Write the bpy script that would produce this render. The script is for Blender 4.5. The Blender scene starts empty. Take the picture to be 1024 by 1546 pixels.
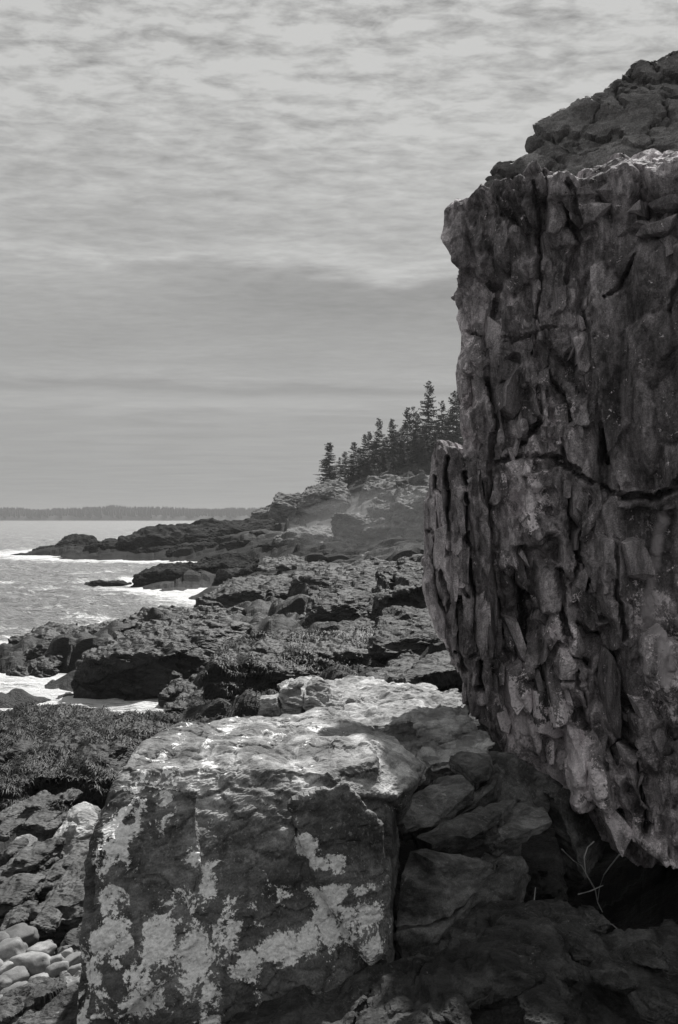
import bpy, bmesh, math, random
import numpy as np
from mathutils import Vector, Matrix

# ------------------------------------------------------------------ camera, sky, sun
S = bpy.context.scene
COL = S.collection
CAM_H = 5.0          # metres above the water
FPX = 1503.0         # focal length in photo pixels (1024 wide)
cam_d = bpy.data.cameras.new('camera')
cam_d.sensor_fit = 'HORIZONTAL'; cam_d.sensor_width = 36.0
cam_d.lens = 36.0 * FPX / 1024.0
cam_d.shift_y = 8.0 / 1024.0
cam_d.clip_start = 0.05; cam_d.clip_end = 9000
cam = bpy.data.objects.new('camera', cam_d); COL.objects.link(cam)
cam.location = (0, 0, CAM_H); cam.rotation_euler = (math.radians(90), 0, 0)
S.camera = cam
S.view_settings.view_transform = 'Standard'
S.view_settings.look = 'None'
S.view_settings.exposure = 0.45
S.view_settings.gamma = 1.0
S.view_settings.use_curve_mapping = False
S.cycles.use_denoising = True
S.cycles.max_bounces = 5; S.cycles.diffuse_bounces = 2; S.cycles.glossy_bounces = 2
S.cycles.volume_bounces = 0; S.cycles.transparent_max_bounces = 6

SUN_EL, SUN_AZ = 47.0, 17.0        # azimuth in degrees to the right of straight ahead (+Y)
sd = bpy.data.lights.new('sun', 'SUN'); sd.energy = 5.0; sd.angle = math.radians(0.6); sd.color = (1.0, 0.99, 0.97)
sun = bpy.data.objects.new('sun', sd); COL.objects.link(sun)
_e, _a = math.radians(SUN_EL), math.radians(SUN_AZ)
sdir = Vector((math.sin(_a) * math.cos(_e), math.cos(_a) * math.cos(_e), math.sin(_e)))
sun.rotation_euler = sdir.to_track_quat('Z', 'Y').to_euler()

class NT:
    """small helper to write node trees"""
    def __init__(s, tree): s.t = tree; s.n = tree.nodes; s.l = tree.links
    def node(s, typ, ins=None, **kw):
        nd = s.n.new(typ)
        for k, v in kw.items(): setattr(nd, k, v)
        for k, v in (ins or {}).items():
            if isinstance(v, bpy.types.NodeSocket): s.l.new(v, nd.inputs[k])
            else: nd.inputs[k].default_value = v
        return nd
    def math(s, op, a, b=None, c=None, clamp=False):
        nd = s.n.new('ShaderNodeMath'); nd.operation = op; nd.use_clamp = clamp
        for i, v in enumerate((a, b, c)):
            if v is None: continue
            if isinstance(v, bpy.types.NodeSocket): s.l.new(v, nd.inputs[i])
            else: nd.inputs[i].default_value = v
        return nd.outputs[0]
    def ramp(s, fac, stops, interp='LINEAR'):
        nd = s.n.new('ShaderNodeValToRGB'); nd.color_ramp.interpolation = interp
        el = nd.color_ramp.elements
        while len(el) < len(stops): el.new(0.5)
        for e, (p, c) in zip(el, stops):
            e.position = p; e.color = (c, c, c, 1) if not isinstance(c, tuple) else (*c, 1)
        s.l.new(fac, nd.inputs[0]); return nd.outputs[0]
    def mix(s, fac, a, b, mode='MIX'):
        nd = s.n.new('ShaderNodeMix'); nd.data_type = 'RGBA'; nd.blend_type = mode
        for i, v in ((0, fac), (6, a), (7, b)):
            if isinstance(v, bpy.types.NodeSocket): s.l.new(v, nd.inputs[i])
            elif i == 0: nd.inputs[0].default_value = v
            else: nd.inputs[i].default_value = (v, v, v, 1) if not isinstance(v, tuple) else (*v, 1)
        return nd.outputs[2]
    def maprange(s, v, a, b, c=0.0, d=1.0):
        nd = s.node('ShaderNodeMapRange', {0: v, 1: a, 2: b, 3: c, 4: d}); return nd.outputs[0]
    def noise(s, vec, scale, detail=4, rough=0.55, lac=2.0, dist=0.0):
        return s.node('ShaderNodeTexNoise', {'Vector': vec, 'Scale': scale, 'Detail': detail, 'Roughness': rough,
                                             'Lacunarity': lac, 'Distortion': dist}).outputs[0]
    def mapping(s, vec, scale=(1, 1, 1), rot=(0, 0, 0), loc=(0, 0, 0)):
        return s.node('ShaderNodeMapping', {'Vector': vec, 'Scale': scale, 'Rotation': rot, 'Location': loc}).outputs[0]

W = bpy.data.worlds.new('World'); S.world = W; W.use_nodes = True
W.node_tree.nodes.clear()
w = NT(W.node_tree)
dirv = w.node('ShaderNodeTexCoord').outputs['Generated']
sky = w.node('ShaderNodeTexSky', sky_type='NISHITA', sun_disc=False, sun_elevation=_e, sun_rotation=_a,
             air_density=1.0, dust_density=2.0, ozone_density=1.0)
skybw = w.node('ShaderNodeRGBToBW', {0: sky.outputs[0]}).outputs[0]
sx = w.node('ShaderNodeSeparateXYZ', {0: dirv})
X_, Y_, Z_ = sx.outputs
zc = w.math('MAXIMUM', Z_, 0.0)
den = w.math('ADD', zc, 0.035)
plane = w.node('ShaderNodeCombineXYZ', {0: w.math('DIVIDE', X_, den), 1: w.math('DIVIDE', Y_, den), 2: 0.0}).outputs[0]
# long streaks, wavy edge of the cloud deck
wv = w.noise(w.mapping(dirv, (1, 1, 5), loc=(2.2, 0, .3)), 3.2, 7, 0.58)
wv2 = w.noise(w.mapping(plane, (1.1, 2.2, 1), rot=(0, 0, 0.12), loc=(3, 1, 0)), 1.0, 6, 0.6, dist=0.4)
band_w = w.maprange(zc, 0.10, 0.26, 0.025, 0.13)
zw = w.math('ADD', w.math('ADD', zc, w.math('MULTIPLY', w.math('SUBTRACT', wv, 0.5), band_w)), w.math('MULTIPLY', w.math('SUBTRACT', wv2, 0.5), .02))
prof = w.ramp(zw, [(0.0, .34), (.05, .345), (.095, .36), (.116, .42), (.127, .30), (.139, .40), (.155, .36), (.19, .325),
                   (.222, .295), (.236, .315), (.252, .53), (.27, .43), (.31, .47), (.40, .54), (.47, .52), (.60, .48), (1.0, .44)])
prof = w.node('ShaderNodeRGBToBW', {0: prof}).outputs[0]
leftw = w.math('MULTIPLY', w.maprange(X_, -.08, -.26), w.maprange(zc, .17, .225))    # the grey bank thins out to the left
prof = w.math('ADD', prof, w.math('MULTIPLY', leftw, w.math('MAXIMUM', w.math('SUBTRACT', .43, prof), 0)))
# altocumulus ripple
rip = w.noise(w.mapping(plane, (2.2, 3.4, 1), rot=(0, 0, -0.35), loc=(7.3, 2, 0)), 4.0, 9, 0.62, dist=0.2)
amp = w.ramp(zc, [(0.0, 0.0), (.1, .05), (.22, .22), (.30, .42), (.40, .9), (.47, 1.2), (1.0, 1.2)])
amp = w.node('ShaderNodeRGBToBW', {0: amp}).outputs[0]
mod = w.math('ADD', 1.0, w.math('MULTIPLY', amp, w.math('MULTIPLY', w.math('SUBTRACT', rip, 0.52), 2.2)))
mod2 = w.math('ADD', 1.0, w.math('MULTIPLY', w.math("SUBTRACT", wv2, 0.5), 0.45))
cloud = w.math('MULTIPLY', prof, w.math('MULTIPLY', mod, mod2))
cloud = w.math('MAXIMUM', w.math('MINIMUM', cloud, 0.58), .24)
cloud = w.math('MULTIPLY', cloud, 9.5)                      # the Background is at 0.1
both = w.math('ADD', cloud, w.math('MULTIPLY', w.math('MINIMUM', skybw, 8.0), 0.06))
below = w.math('GREATER_THAN', Z_, -0.002)
both = w.math('MULTIPLY', both, w.math('ADD', w.math('MULTIPLY', below, 0.85), 0.15))
both = w.math('MULTIPLY', both, w.maprange(Y_, -0.7, 0.5, 0.95, 1.0))      # the sky away from the sun is duller
skycol = w.mix(1.0, w.node('ShaderNodeCombineColor', {0: both, 1: both, 2: both}).outputs[0], (1.0, 1.0, 0.985), 'MULTIPLY')
bg = w.node('ShaderNodeBackground', {'Color': skycol, 'Strength': 0.073})
wo = w.node('ShaderNodeOutputWorld', {0: bg.outputs[0]})
W.cycles.sampling_method = 'MANUAL'; W.cycles.sample_map_resolution = 512

# ------------------------------------------------------------------ numpy noise
def hsh(ix, iy, iz, seed=0):
    h = (ix.astype(np.int64) * 374761393 + iy.astype(np.int64) * 668265263 + iz.astype(np.int64) * 2147483647 * 31 + seed * 1274126177) & 0xFFFFFFFF
    h = ((h ^ (h >> 13)) * 1274126177) & 0xFFFFFFFF
    h = ((h ^ (h >> 15)) * 2246822519) & 0xFFFFFFFF
    h = h ^ (h >> 16)
    return (h & 0xFFFFFF).astype(np.float32) / float(0x1000000)
def vnoise(p, seed=0):
    f = np.floor(p); t = (p - f).astype(np.float32); i = f.astype(np.int64)
    t = t * t * t * (t * (t * 6 - 15) + 10)
    x, y, z = i[:, 0], i[:, 1], i[:, 2]
    r = 0
    for dx in (0, 1):
        wx = t[:, 0] if dx else 1 - t[:, 0]
        for dy in (0, 1):
            wy = t[:, 1] if dy else 1 - t[:, 1]
            for dz in (0, 1):
                wz = t[:, 2] if dz else 1 - t[:, 2]
                r = r + wx * wy * wz * hsh(x + dx, y + dy, z + dz, seed)
    return r - 0.5
def fbm(p, octv=4, seed=0, gain=0.5, lac=2.03):
    a = 1.0; r = 0; q = p.copy()
    for o in range(octv):
        r = r + a * vnoise(q, seed + o * 17); q = q * lac + 11.3; a *= gain
    return r
def ridged(p, octv=4, seed=0, gain=0.5):
    a = 1.0; r = 0; q = p.copy()
    for o in range(octv):
        r = r + a * (0.5 - np.abs(vnoise(q, seed + o * 13)) * 2); q = q * 2.1 + 5.7; a *= gain
    return r
def voro(p, seed=0, jit=0.9):
    """nearest cell: F1, F2, offset to the cell point, id randoms"""
    i = np.floor(p).astype(np.int64); n = len(p)
    b1 = np.full(n, 1e9, np.float32); b2 = b1.copy()
    off = np.zeros((n, 3), np.float32); cid = np.zeros((n, 3), np.int64)
    for dx in (-1, 0, 1):
        for dy in (-1, 0, 1):
            for dz in (-1, 0, 1):
                cx, cy, cz = i[:, 0] + dx, i[:, 1] + dy, i[:, 2] + dz
                c = np.stack([cx + .5 + jit * (hsh(cx, cy, cz, seed) - .5), cy + .5 + jit * (hsh(cx, cy, cz, seed + 1) - .5),
                              cz + .5 + jit * (hsh(cx, cy, cz, seed + 2) - .5)], 1)
                d = (p - c).astype(np.float32); dd = np.sqrt((d * d).sum(1))
                m = dd < b1
                b2 = np.where(m, b1, np.minimum(b2, dd)); b1 = np.where(m, dd, b1)
                off[m] = d[m]; cid[m] = np.stack([cx, cy, cz], 1)[m]
    return b1, b2, off, cid
def facet(p, seed=0, tilt=0.8, warp=0.25, crack=0.0, cw=0.08):
    """broken rock: every cell is a tilted plane at a height of its own"""
    q = p + warp * np.stack([fbm(p * 1.7, 3, seed + 50), fbm(p * 1.7 + 31, 3, seed + 51), fbm(p * 1.7 + 77, 3, seed + 52)], 1)
    f1, f2, off, cid = voro(q, seed)
    h = hsh(cid[:, 0], cid[:, 1], cid[:, 2], seed + 9) - 0.5
    g = np.stack([hsh(cid[:, 0], cid[:, 1], cid[:, 2], seed + 10 + k) - .5 for k in range(3)], 1)
    r = h + tilt * (off * g).sum(1) * 2
    if crack: r = r - crack * np.clip(1 - (f2 - f1) / cw, 0, 1)
    return r

def chips(p, seed=0, tilt=.5, warp=.12, floor=-.9, side=1.6):
    """overlapping angular plates: every cell is a slanted block with bevelled flanks, the highest one shows"""
    p = (p + warp * np.stack([fbm(p * 1.3, 2, seed + 50), fbm(p * 1.3 + 31, 2, seed + 51), fbm(p * 1.3 + 77, 2, seed + 52)], 1)).astype(np.float32)
    i = np.floor(p).astype(np.int64); out = np.full(len(p), floor, np.float32); tone = np.full(len(p), .5, np.float32)
    for dx in (-1, 0, 1):
        for dy in (-1, 0, 1):
            for dz in (-1, 0, 1):
                c = [i[:, 0] + dx, i[:, 1] + dy, i[:, 2] + dz]
                H = [hsh(*c, seed + 100 + k) for k in range(8)]
                d = [p[:, k] - (c[k] + .5 + .9 * (H[k] - .5)) for k in range(3)]
                u = d[0] + .7 * (H[3] - .5) * d[2]; v_ = d[1] + .7 * (H[4] - .5) * d[2]; w_ = d[2] + .6 * (H[5] - .5) * d[0]
                m = np.maximum(np.maximum(np.abs(u), np.abs(v_)), np.abs(w_) + .35 * np.abs(u))
                h = 1.5 * (H[6] - .62)
                top = h + tilt * 2 * ((H[3] - .5) * d[0] + (H[4] - .5) * d[1] + (H[7] - .5) * d[2])
                val = np.minimum(top, h + side * (.60 - m)); win = val > out
                out = np.where(win, val, out); tone = np.where(win, H[2] * .5 + H[7] * .5, tone)
    return out, tone

# ------------------------------------------------------------------ helpers
def at(px, py, Y):
    """the point of the place that stands at depth Y where the photo shows pixel (px, py)"""
    return ((px - 512.0) / FPX * Y, Y, CAM_H - (py - 781.0) / FPX * Y)
def tag(o, label=None, cat=None, group=None, kind=None):
    for k, v in (('label', label), ('category', cat), ('group', group), ('kind', kind)):
        if v: o[k] = v
    return o
def mesh_obj(name, verts, faces, m, parent=None, smooth=False, base=True):
    v = np.asarray(verts, np.float32)
    me = bpy.data.meshes.new(name)
    if base and parent is None:
        c = np.array([(v[:, 0].min() + v[:, 0].max()) / 2, (v[:, 1].min() + v[:, 1].max()) / 2, v[:, 2].min()], np.float32)
    elif parent is not None: c = np.array(parent.location, np.float32)
    else: c = np.zeros(3, np.float32)
    v = v - c
    if isinstance(faces, np.ndarray):
        k = faces.shape[1]; nf = len(faces)
        me.vertices.add(len(v)); me.vertices.foreach_set('co', v.ravel())
        me.loops.add(nf * k); me.loops.foreach_set('vertex_index', faces.astype(np.int32).ravel())
        me.polygons.add(nf); me.polygons.foreach_set('loop_start', np.arange(0, nf * k, k, dtype=np.int32))
        me.polygons.foreach_set('loop_total', np.full(nf, k, np.int32))
        me.update(calc_edges=True)
    else: me.from_pydata(v.tolist(), [], faces)
    me.polygons.foreach_set('use_smooth', np.full(len(me.polygons), smooth))
    if m: me.materials.append(m)
    o = bpy.data.objects.new(name, me); COL.objects.link(o)
    if parent is not None: o.parent = parent
    else: o.location = c.tolist()
    return o
def empty(name, loc):
    o = bpy.data.objects.new(name, None); COL.objects.link(o); o.location = loc; return o
def set_attr(me, name, arr):
    a = me.attributes.new(name, 'FLOAT', 'POINT'); a.data.foreach_set('value', np.asarray(arr, np.float32))
def hull_bm(pts, bm):
    vs = [bm.verts.new(p) for p in pts]
    r = bmesh.ops.convex_hull(bm, input=vs)
    bad = [g for g in r['geom_interior'] if isinstance(g, bmesh.types.BMVert)]
    if bad: bmesh.ops.delete(bm, geom=bad, context='VERTS')
def remesh(hulls, voxel):
    """union of convex blocks as one watertight surface: vertices, quads, normals"""
    bm = bmesh.new()
    for h in hulls:
        b2 = bmesh.new(); hull_bm(h, b2)
        bmesh.ops.recalc_face_normals(b2, faces=b2.faces[:])
        tmp = bpy.data.meshes.new('t'); b2.to_mesh(tmp); b2.free(); bm.from_mesh(tmp); bpy.data.meshes.remove(tmp)
    me = bpy.data.meshes.new('t'); bm.to_mesh(me); bm.free()
    o = bpy.data.objects.new('t', me); COL.objects.link(o)
    md = o.modifiers.new('r', 'REMESH'); md.mode = 'VOXEL'; md.voxel_size = voxel; md.adaptivity = 0
    dg = bpy.context.evaluated_depsgraph_get(); ev = o.evaluated_get(dg); m2 = bpy.data.meshes.new_from_object(ev)
    n = len(m2.vertices); v = np.empty(n * 3, np.float32); m2.vertices.foreach_get('co', v); v = v.reshape(-1, 3)
    nr = np.empty(n * 3, np.float32); m2.vertices.foreach_get('normal', nr); nr = nr.reshape(-1, 3)
    f = np.empty(len(m2.loops), np.int32); m2.loops.foreach_get('vertex_index', f)
    tot = np.empty(len(m2.polygons), np.int32); m2.polygons.foreach_get('loop_total', tot)
    if (tot == 4).all(): f = f.reshape(-1, 4)
    else:
        st = np.cumsum(tot) - tot; q = tot == 4
        a = np.stack([f[st[q] + k] for k in range(4)], 1); t3 = ~q
        b = np.stack([f[st[t3]], f[st[t3] + 1], f[st[t3] + 2], f[st[t3] + 2]], 1); f = a
    bpy.data.objects.remove(o); bpy.data.meshes.remove(me); bpy.data.meshes.remove(m2)
    return v, f, nr
def relax(v, f, it):
    """Laplacian smoothing"""
    e = np.concatenate([f[:, [0, 1]], f[:, [1, 2]], f[:, [2, 3]], f[:, [3, 0]]])
    e = np.concatenate([e, e[:, ::-1]]); n = len(v)
    cnt = np.maximum(np.bincount(e[:, 0], minlength=n), 1)[:, None]
    for _ in range(it):
        s = np.stack([np.bincount(e[:, 0], weights=v[e[:, 1], k], minlength=n) for k in range(3)], 1)
        v = (0.5 * v + 0.5 * s / cnt).astype(np.float32)
    return v
def vnormals(v, f):
    a = v[f[:, 2]] - v[f[:, 0]]; b = v[f[:, 3]] - v[f[:, 1]]; fn = np.cross(a, b); n = np.zeros_like(v)
    for k in range(4):
        for c in range(3): n[:, c] += np.bincount(f[:, k], weights=fn[:, c], minlength=len(v))
    return n / np.maximum(np.linalg.norm(n, axis=1, keepdims=True), 1e-9)
def rock(name, hulls, voxel, m, disp=(), soft=2, parent=None, label=None, cat='rock', group=None, fine=0.35, attr=None, smooth=False, push=None, extra=None):
    """hulls: lists of world points. disp: (kind, amplitude, (sx,sy,sz) cell size in m, seed)"""
    v, f, n = remesh(hulls, voxel)
    if soft: v = relax(v, f, soft); n = vnormals(v, f)
    d = np.zeros(len(v), np.float32); tone = np.ones(len(v), np.float32)
    for kind, amp, sc, seed, *ex in disp:
        p = v / np.array(sc, np.float32)
        if ex: p = (v @ np.array(ex[0], np.float32).T) / np.array(sc, np.float32)
        if kind == 'facet': h = facet(p, seed)
        elif kind == 'chip': h, tn_ = chips(p, seed, tilt=.8, side=2.6); tone = tone * (.6 + .8 * tn_)
        elif kind == 'sharp': h, tn_ = chips(p, seed, tilt=1.3, side=5.0); tone = tone * (.6 + .8 * tn_)
        elif kind == 'deep': h, tn_ = chips(p, seed, tilt=1.2, floor=-1.7, side=6.0); tone = tone * (.5 + 1.0 * tn_)
        elif kind == 'crack': h = facet(p, seed, tilt=0.5, warp=0.5, crack=1.0, cw=0.07)
        elif kind == 'ridge': h = ridged(p, 4, seed) * 0.5
        else: h = fbm(p, 5, seed)
        if attr and kind in attr: h = h * attr[kind](v)
        d += amp * h.astype(np.float32)
    if extra: de, te = extra(v); d += de; tone = tone * te
    if push is not None:
        n = .3 * n + np.array(push, np.float32); n /= np.linalg.norm(n, axis=1, keepdims=True)
    v = v + n * d[:, None]
    v += (hsh(*(np.floor(v * 4000).astype(np.int64).T), 5)[:, None] - .5) * n * voxel * fine
    o = mesh_obj(name, v, f, m, parent, smooth=smooth); set_attr(o.data, 'tone', tone)
    if label: tag(o, label, cat, group)
    return o
def beds(pts, k, seed, tilt=(-.12, .05), joints=1, shift=.05):
    """cut a convex block along its bedding (and a few joints) and let the pieces slip a little"""
    r = random.Random(seed); P_ = np.array(pts, float); ext = np.ptp(P_, axis=0)
    nrm = Vector((tilt[0] + r.uniform(-.06, .06), tilt[1] + r.uniform(-.06, .06), 1)).normalized(); hs = P_ @ np.array(nrm)
    cuts = sorted(hs.min() + (hs.max() - hs.min()) * (i + r.uniform(-.28, .28)) / k for i in range(1, k))
    pieces = [pts]
    def cut(pl, n, c):
        out = []
        for pc in pl:
            for sgn in (1, -1):
                bm = bmesh.new(); hull_bm(pc, bm)
                g = bm.verts[:] + bm.edges[:] + bm.faces[:]
                bmesh.ops.bisect_plane(bm, geom=g, dist=1e-5, plane_co=n * c, plane_no=n * sgn, clear_outer=True)
                q = [tuple(v.co) for v in bm.verts]; bm.free()
                if len(q) >= 5: out.append(q)
        return out
    for c in cuts: pieces = cut(pieces, nrm, c)
    res = []
    for pc in pieces:
        sub = [pc]
        if joints and ext[0] > 0:
            for j in range(r.randint(0, joints)):
                jn = Vector((1, r.uniform(-.7, .7), r.uniform(-.25, .25))).normalized(); q = np.array(sub[0]) @ np.array(jn)
                sub = cut(sub, jn, q.min() + (q.max() - q.min()) * r.uniform(.25, .75))
        for q in sub:
            a = np.array(q); c = a.mean(0); e = np.ptp(a, axis=0); sc = r.uniform(.97, 1.05)
            off = np.array([r.uniform(-1, 1) * shift * e[0] * .6, r.uniform(-1, 1) * shift * ext[1], r.uniform(-.4, .2) * shift * e[2]])
            rot = np.array(Matrix.Rotation(r.gauss(0, .03), 3, 'Z') @ Matrix.Rotation(r.gauss(0, .025), 3, 'Y'))
            res.append([tuple(x) for x in ((a - c) * sc) @ rot.T + c + off])
    return res
def rotm(ax, deg):
    return np.array(Matrix.Rotation(math.radians(deg), 3, ax))

# ------------------------------------------------------------------ materials
def rock_material(name, dark, light, bands=(1, 1, 1), scale=1.6, rough=0.85, bump=0.5, grain=0.3, grain_scale=90.0,
                  lichen=0.0, lichen_col=0.5, lichen_scale=5.0, use_mask=False, tint=(1, 1, 1), spots=0.0, spec=0.3, vein=0.0, bdist=0.03):
    m = bpy.data.materials.new(name); m.use_nodes = True; m.node_tree.nodes.clear(); k = NT(m.node_tree)
    pos = k.node('ShaderNodeNewGeometry').outputs['Position']
    pv = k.mapping(pos, bands)
    n1 = k.noise(pv, scale, 8, 0.62, dist=0.3)
    n2 = k.noise(k.mapping(pos, bands, loc=(5, 3, 9)), scale * 6, 6, 0.65)
    f = k.math('ADD', k.math('MULTIPLY', n1, 0.65), k.math('MULTIPLY', n2, 0.35))
    c = k.ramp(f, [(0.38, dark), (0.50, (dark + light) * 0.45), (0.60, light)])
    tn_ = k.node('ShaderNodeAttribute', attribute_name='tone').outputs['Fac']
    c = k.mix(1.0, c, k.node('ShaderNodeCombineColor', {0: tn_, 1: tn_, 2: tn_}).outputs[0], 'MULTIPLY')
    g = k.noise(pos, grain_scale, 2, 0.7)
    c = k.mix(1.0, c, k.ramp(g, [(0.3, 1 - grain), (0.7, 1 + grain)]), 'MULTIPLY')
    if spots:
        vs = k.noise(k.mapping(pos, (1, 1, .7)), grain_scale * 0.35, 5, 0.75)
        reg = k.noise(pos, 1.3, 4, 0.6)
        s2 = k.math('MULTIPLY', k.maprange(vs, 0.56, 0.63), k.maprange(reg, 0.45, 0.62))
        c = k.mix(k.math('MULTIPLY', s2, spots), c, 0.42)
    hgt = k.math('ADD', k.math('MULTIPLY', n2, 0.6), k.math('MULTIPLY', g, 0.12))
    if lichen or use_mask:
        l1 = k.noise(pos, lichen_scale, 7, 0.68, dist=0.6)
        l2 = k.noise(pos, lichen_scale * 7, 5, 0.7)
        lf = k.math('ADD', k.math('MULTIPLY', l1, 0.70), k.math('MULTIPLY', l2, 0.30))
        if use_mask:
            at_ = k.node('ShaderNodeAttribute', attribute_name='lichen').outputs['Fac']
            lf = k.math('ADD', k.math('MULTIPLY', k.math('SUBTRACT', lf, .5), 2.6), .5)
            lf = k.math('ADD', lf, k.math('MULTIPLY', k.math('SUBTRACT', at_, 0.5), 0.6))
        th = 0.62 - 0.2 * lichen
        lm = k.maprange(lf, th, th + 0.07)
        lc = k.mix(1.0, (lichen_col,) * 3, k.ramp(l2, [(0.3, 0.55), (0.65, 1.1)]), 'MULTIPLY')
        c = k.mix(lm, c, lc); hgt = k.math('ADD', hgt, k.math('MULTIPLY', lm, 0.08))
    if vein:
        vm = k.node('ShaderNodeAttribute', attribute_name='vein').outputs['Fac']
        c = k.mix(k.math('MULTIPLY', vm, vein), c, 0.42)
    c = k.mix(1.0, c, tint, 'MULTIPLY')
    b = k.node('ShaderNodeBump', {'Strength': bump, 'Distance': bdist, 'Height': hgt})
    s = k.node('ShaderNodeBsdfPrincipled', {'Base Color': c, 'Roughness': rough, 'Specular IOR Level': spec, 'Normal': b.outputs[0]})
    k.node('ShaderNodeOutputMaterial', {0: s.outputs[0]})
    return m
def plain(name, col, rough=0.8, spec=0.3):
    m = bpy.data.materials.new(name); m.use_nodes = True; k = NT(m.node_tree)
    b = m.node_tree.nodes['Principled BSDF']
    pos = k.node('ShaderNodeNewGeometry').outputs['Position']
    c = k.ramp(k.noise(pos, 3.0, 5, .7), [(.3, col * .6), (.7, col * 1.4)])
    k.l.new(c, b.inputs['Base Color']); b.inputs['Roughness'].default_value = rough; b.inputs['Specular IOR Level'].default_value = spec
    return m
M_cliff = rock_material('cliff_stone', .075, .52, (2.2, 2.2, 0.7), 1.5, grain=.45, grain_scale=75, lichen=0.32, use_mask=True, lichen_col=.9,
                        lichen_scale=7, tint=(1.0, .935, .965), spots=.7, bump=.7, vein=1.0, spec=.25)
M_cap = rock_material('cap_stone', .10, .30, (1, 1, 2), 1.6, grain=.4, grain_scale=70, tint=(1, .98, .975), bump=.6, spec=.2)
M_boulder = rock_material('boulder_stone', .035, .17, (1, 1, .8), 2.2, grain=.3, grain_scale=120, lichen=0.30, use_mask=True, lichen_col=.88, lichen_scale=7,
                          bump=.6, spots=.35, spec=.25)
M_shade = rock_material('shaded_ledge_stone', .018, .15, (1, 1, 2.5), 2.5, grain=.35, grain_scale=110, lichen=.05, lichen_col=.4, bump=.6, spots=.3, spec=.25)  # albedo lowered so the colour carries part of the deep shade
M_crumb = rock_material('shaded_crumbling_stone', .008, .06, (1, 1, 2.5), 2.5, grain=.35, grain_scale=110, lichen=.05, lichen_col=.3, bump=.7, spots=.2, spec=.2)  # darker copy for the bottom ledge, with its shade put into the colour
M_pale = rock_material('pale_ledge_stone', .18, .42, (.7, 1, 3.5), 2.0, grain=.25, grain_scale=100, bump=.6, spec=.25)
M_cobble = rock_material('cobble_stone', .12, .30, (1, 1, 1), 3.0, grain=.15, grain_scale=150, bump=.25, spec=.3, rough=.7)
M_wet = rock_material('wet_stone', .006, .024, (1, 1, 2), 1.2, rough=.58, grain=.5, grain_scale=25, bump=1.0, spec=.22, bdist=.06)
M_mid = rock_material('shore_stone', .008, .045, (.6, .6, 2.5), 1.2, rough=.66, grain=.4, grain_scale=22, bump=1.0, spec=.2, bdist=.08)
M_far = rock_material('far_point_stone', .012, .04, (.5, .5, 2), .6, rough=.9, grain=.3, grain_scale=8, bump=1.0, spec=.05, bdist=.2)
M_beach = rock_material('beach_stone', .012, .09, (1, 1, 2.5), 2.5, rough=.7, grain=.3, grain_scale=100, bump=.7, spec=.3)
M_head = rock_material('headland_stone', .06, .17, (.5, .5, 1.2), .35, rough=.85, grain=.3, grain_scale=8, bump=1.0, spec=.2, bdist=.2)

# ------------------------------------------------------------------ terrain
CP = [(-400,3,3.0),(-100,3,2.9),(300,3,2.6),(600,3,2.7),(1100,3,3.0),(1600,3,3.2),
 (0,5.5,2.2),(100,5.5,2.2),(0,7,2.0),(100,9,1.75),(0,12,1.25),(100,14,1.0),(0,18,.62),(150,20,.45),(0,22,.05),(200,22.6,.0),
 (0,25,-.4),(150,25,-.3),(230,25.2,-.15),(0,26.5,-.15),(120,26.5,-.12),(-200,25,-.3),(-400,24,-.5),(-300,10,1.2),
 (400,12,1.8),(400,18,1.1),(330,24,.5),(560,13,2.2),(650,11,2.1),(690,15,2.4),(1100,12,2),(1400,10,3.0),
 (600,6.5,1.6),(800,7,1.3),(1000,8,.8),(850,9.5,.7),(1100,9,1.0),(500,18,1.5),(640,20,1.9),(900,20,3),
 (0,28,.05),(0,33,.25),(-200,33,-.4),(20,38,-.1),(-100,40,-.6),(150,30,.3),(150,36,.5),(200,42,.25),(330,28,.5),(450,27,1.1),
 (430,36,1.0),(400,45,.8),(640,28,1.9),(640,40,2.1),(550,46,1.3),(640,55,2.3),(250,48,-.1),(150,46,-.6),
 (300,56,-.35),(430,56,-.35),(480,58,.5),(345,62,-.05),(200,60,-.8),(0,60,-1.2),(-300,60,-1.5),
 (350,66,-.4),(440,67,-.5),(500,68,1.0),(205,72,0),(300,73,.7),(320,78,1.0),(400,76,1.2),(100,73,-.8),(600,72,3),(520,85,1.8),
 (300,92,-.5),(380,98,-.6),(200,90,-1),(430,100,1.0),
 (180,114,-0.1),(50,145,0.0),(-50,145,-1),(110,140,.8),(300,120,1.3),(310,135,2.6),(380,135,3.6),(400,150,5),(440,155,7.6),(480,160,9.1),
 (560,165,12),(640,170,15),(760,175,18.5),(900,175,23),
 (450,120,2.5),(500,115,1.9),(560,125,4.4),(600,110,2.0),(640,130,7),(640,115,3.5),(800,120,8),(500,135,4.6),(460,135,4.0),
 (300,165,-1),(400,190,1.5),(0,170,-2),(-400,150,-3),(480,210,4),(640,215,13),(900,215,21),(-300,260,-3),(200,260,-3),(500,265,-1),(900,265,12),(1400,200,24),(1400,60,8)]
CP = np.array(CP, float)
def tc(px, Y): return np.stack([px / 330.0, np.log(Y) * 2.2], 1)
_c = tc(CP[:, 0], CP[:, 1])
def phi(r): return np.sqrt(r * r + 0.02) 
_A = np.zeros((len(CP) + 3,) * 2); _d = np.linalg.norm(_c[:, None] - _c[None], axis=2)
_n = len(CP); _A[:_n, :_n] = -phi(_d) ; _A[:_n, :_n] -= np.eye(_n) * 0.01
_A[:_n, _n] = 1; _A[:_n, _n + 1:] = _c; _A[_n:, :_n] = _A[:_n, _n:].T
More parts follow.
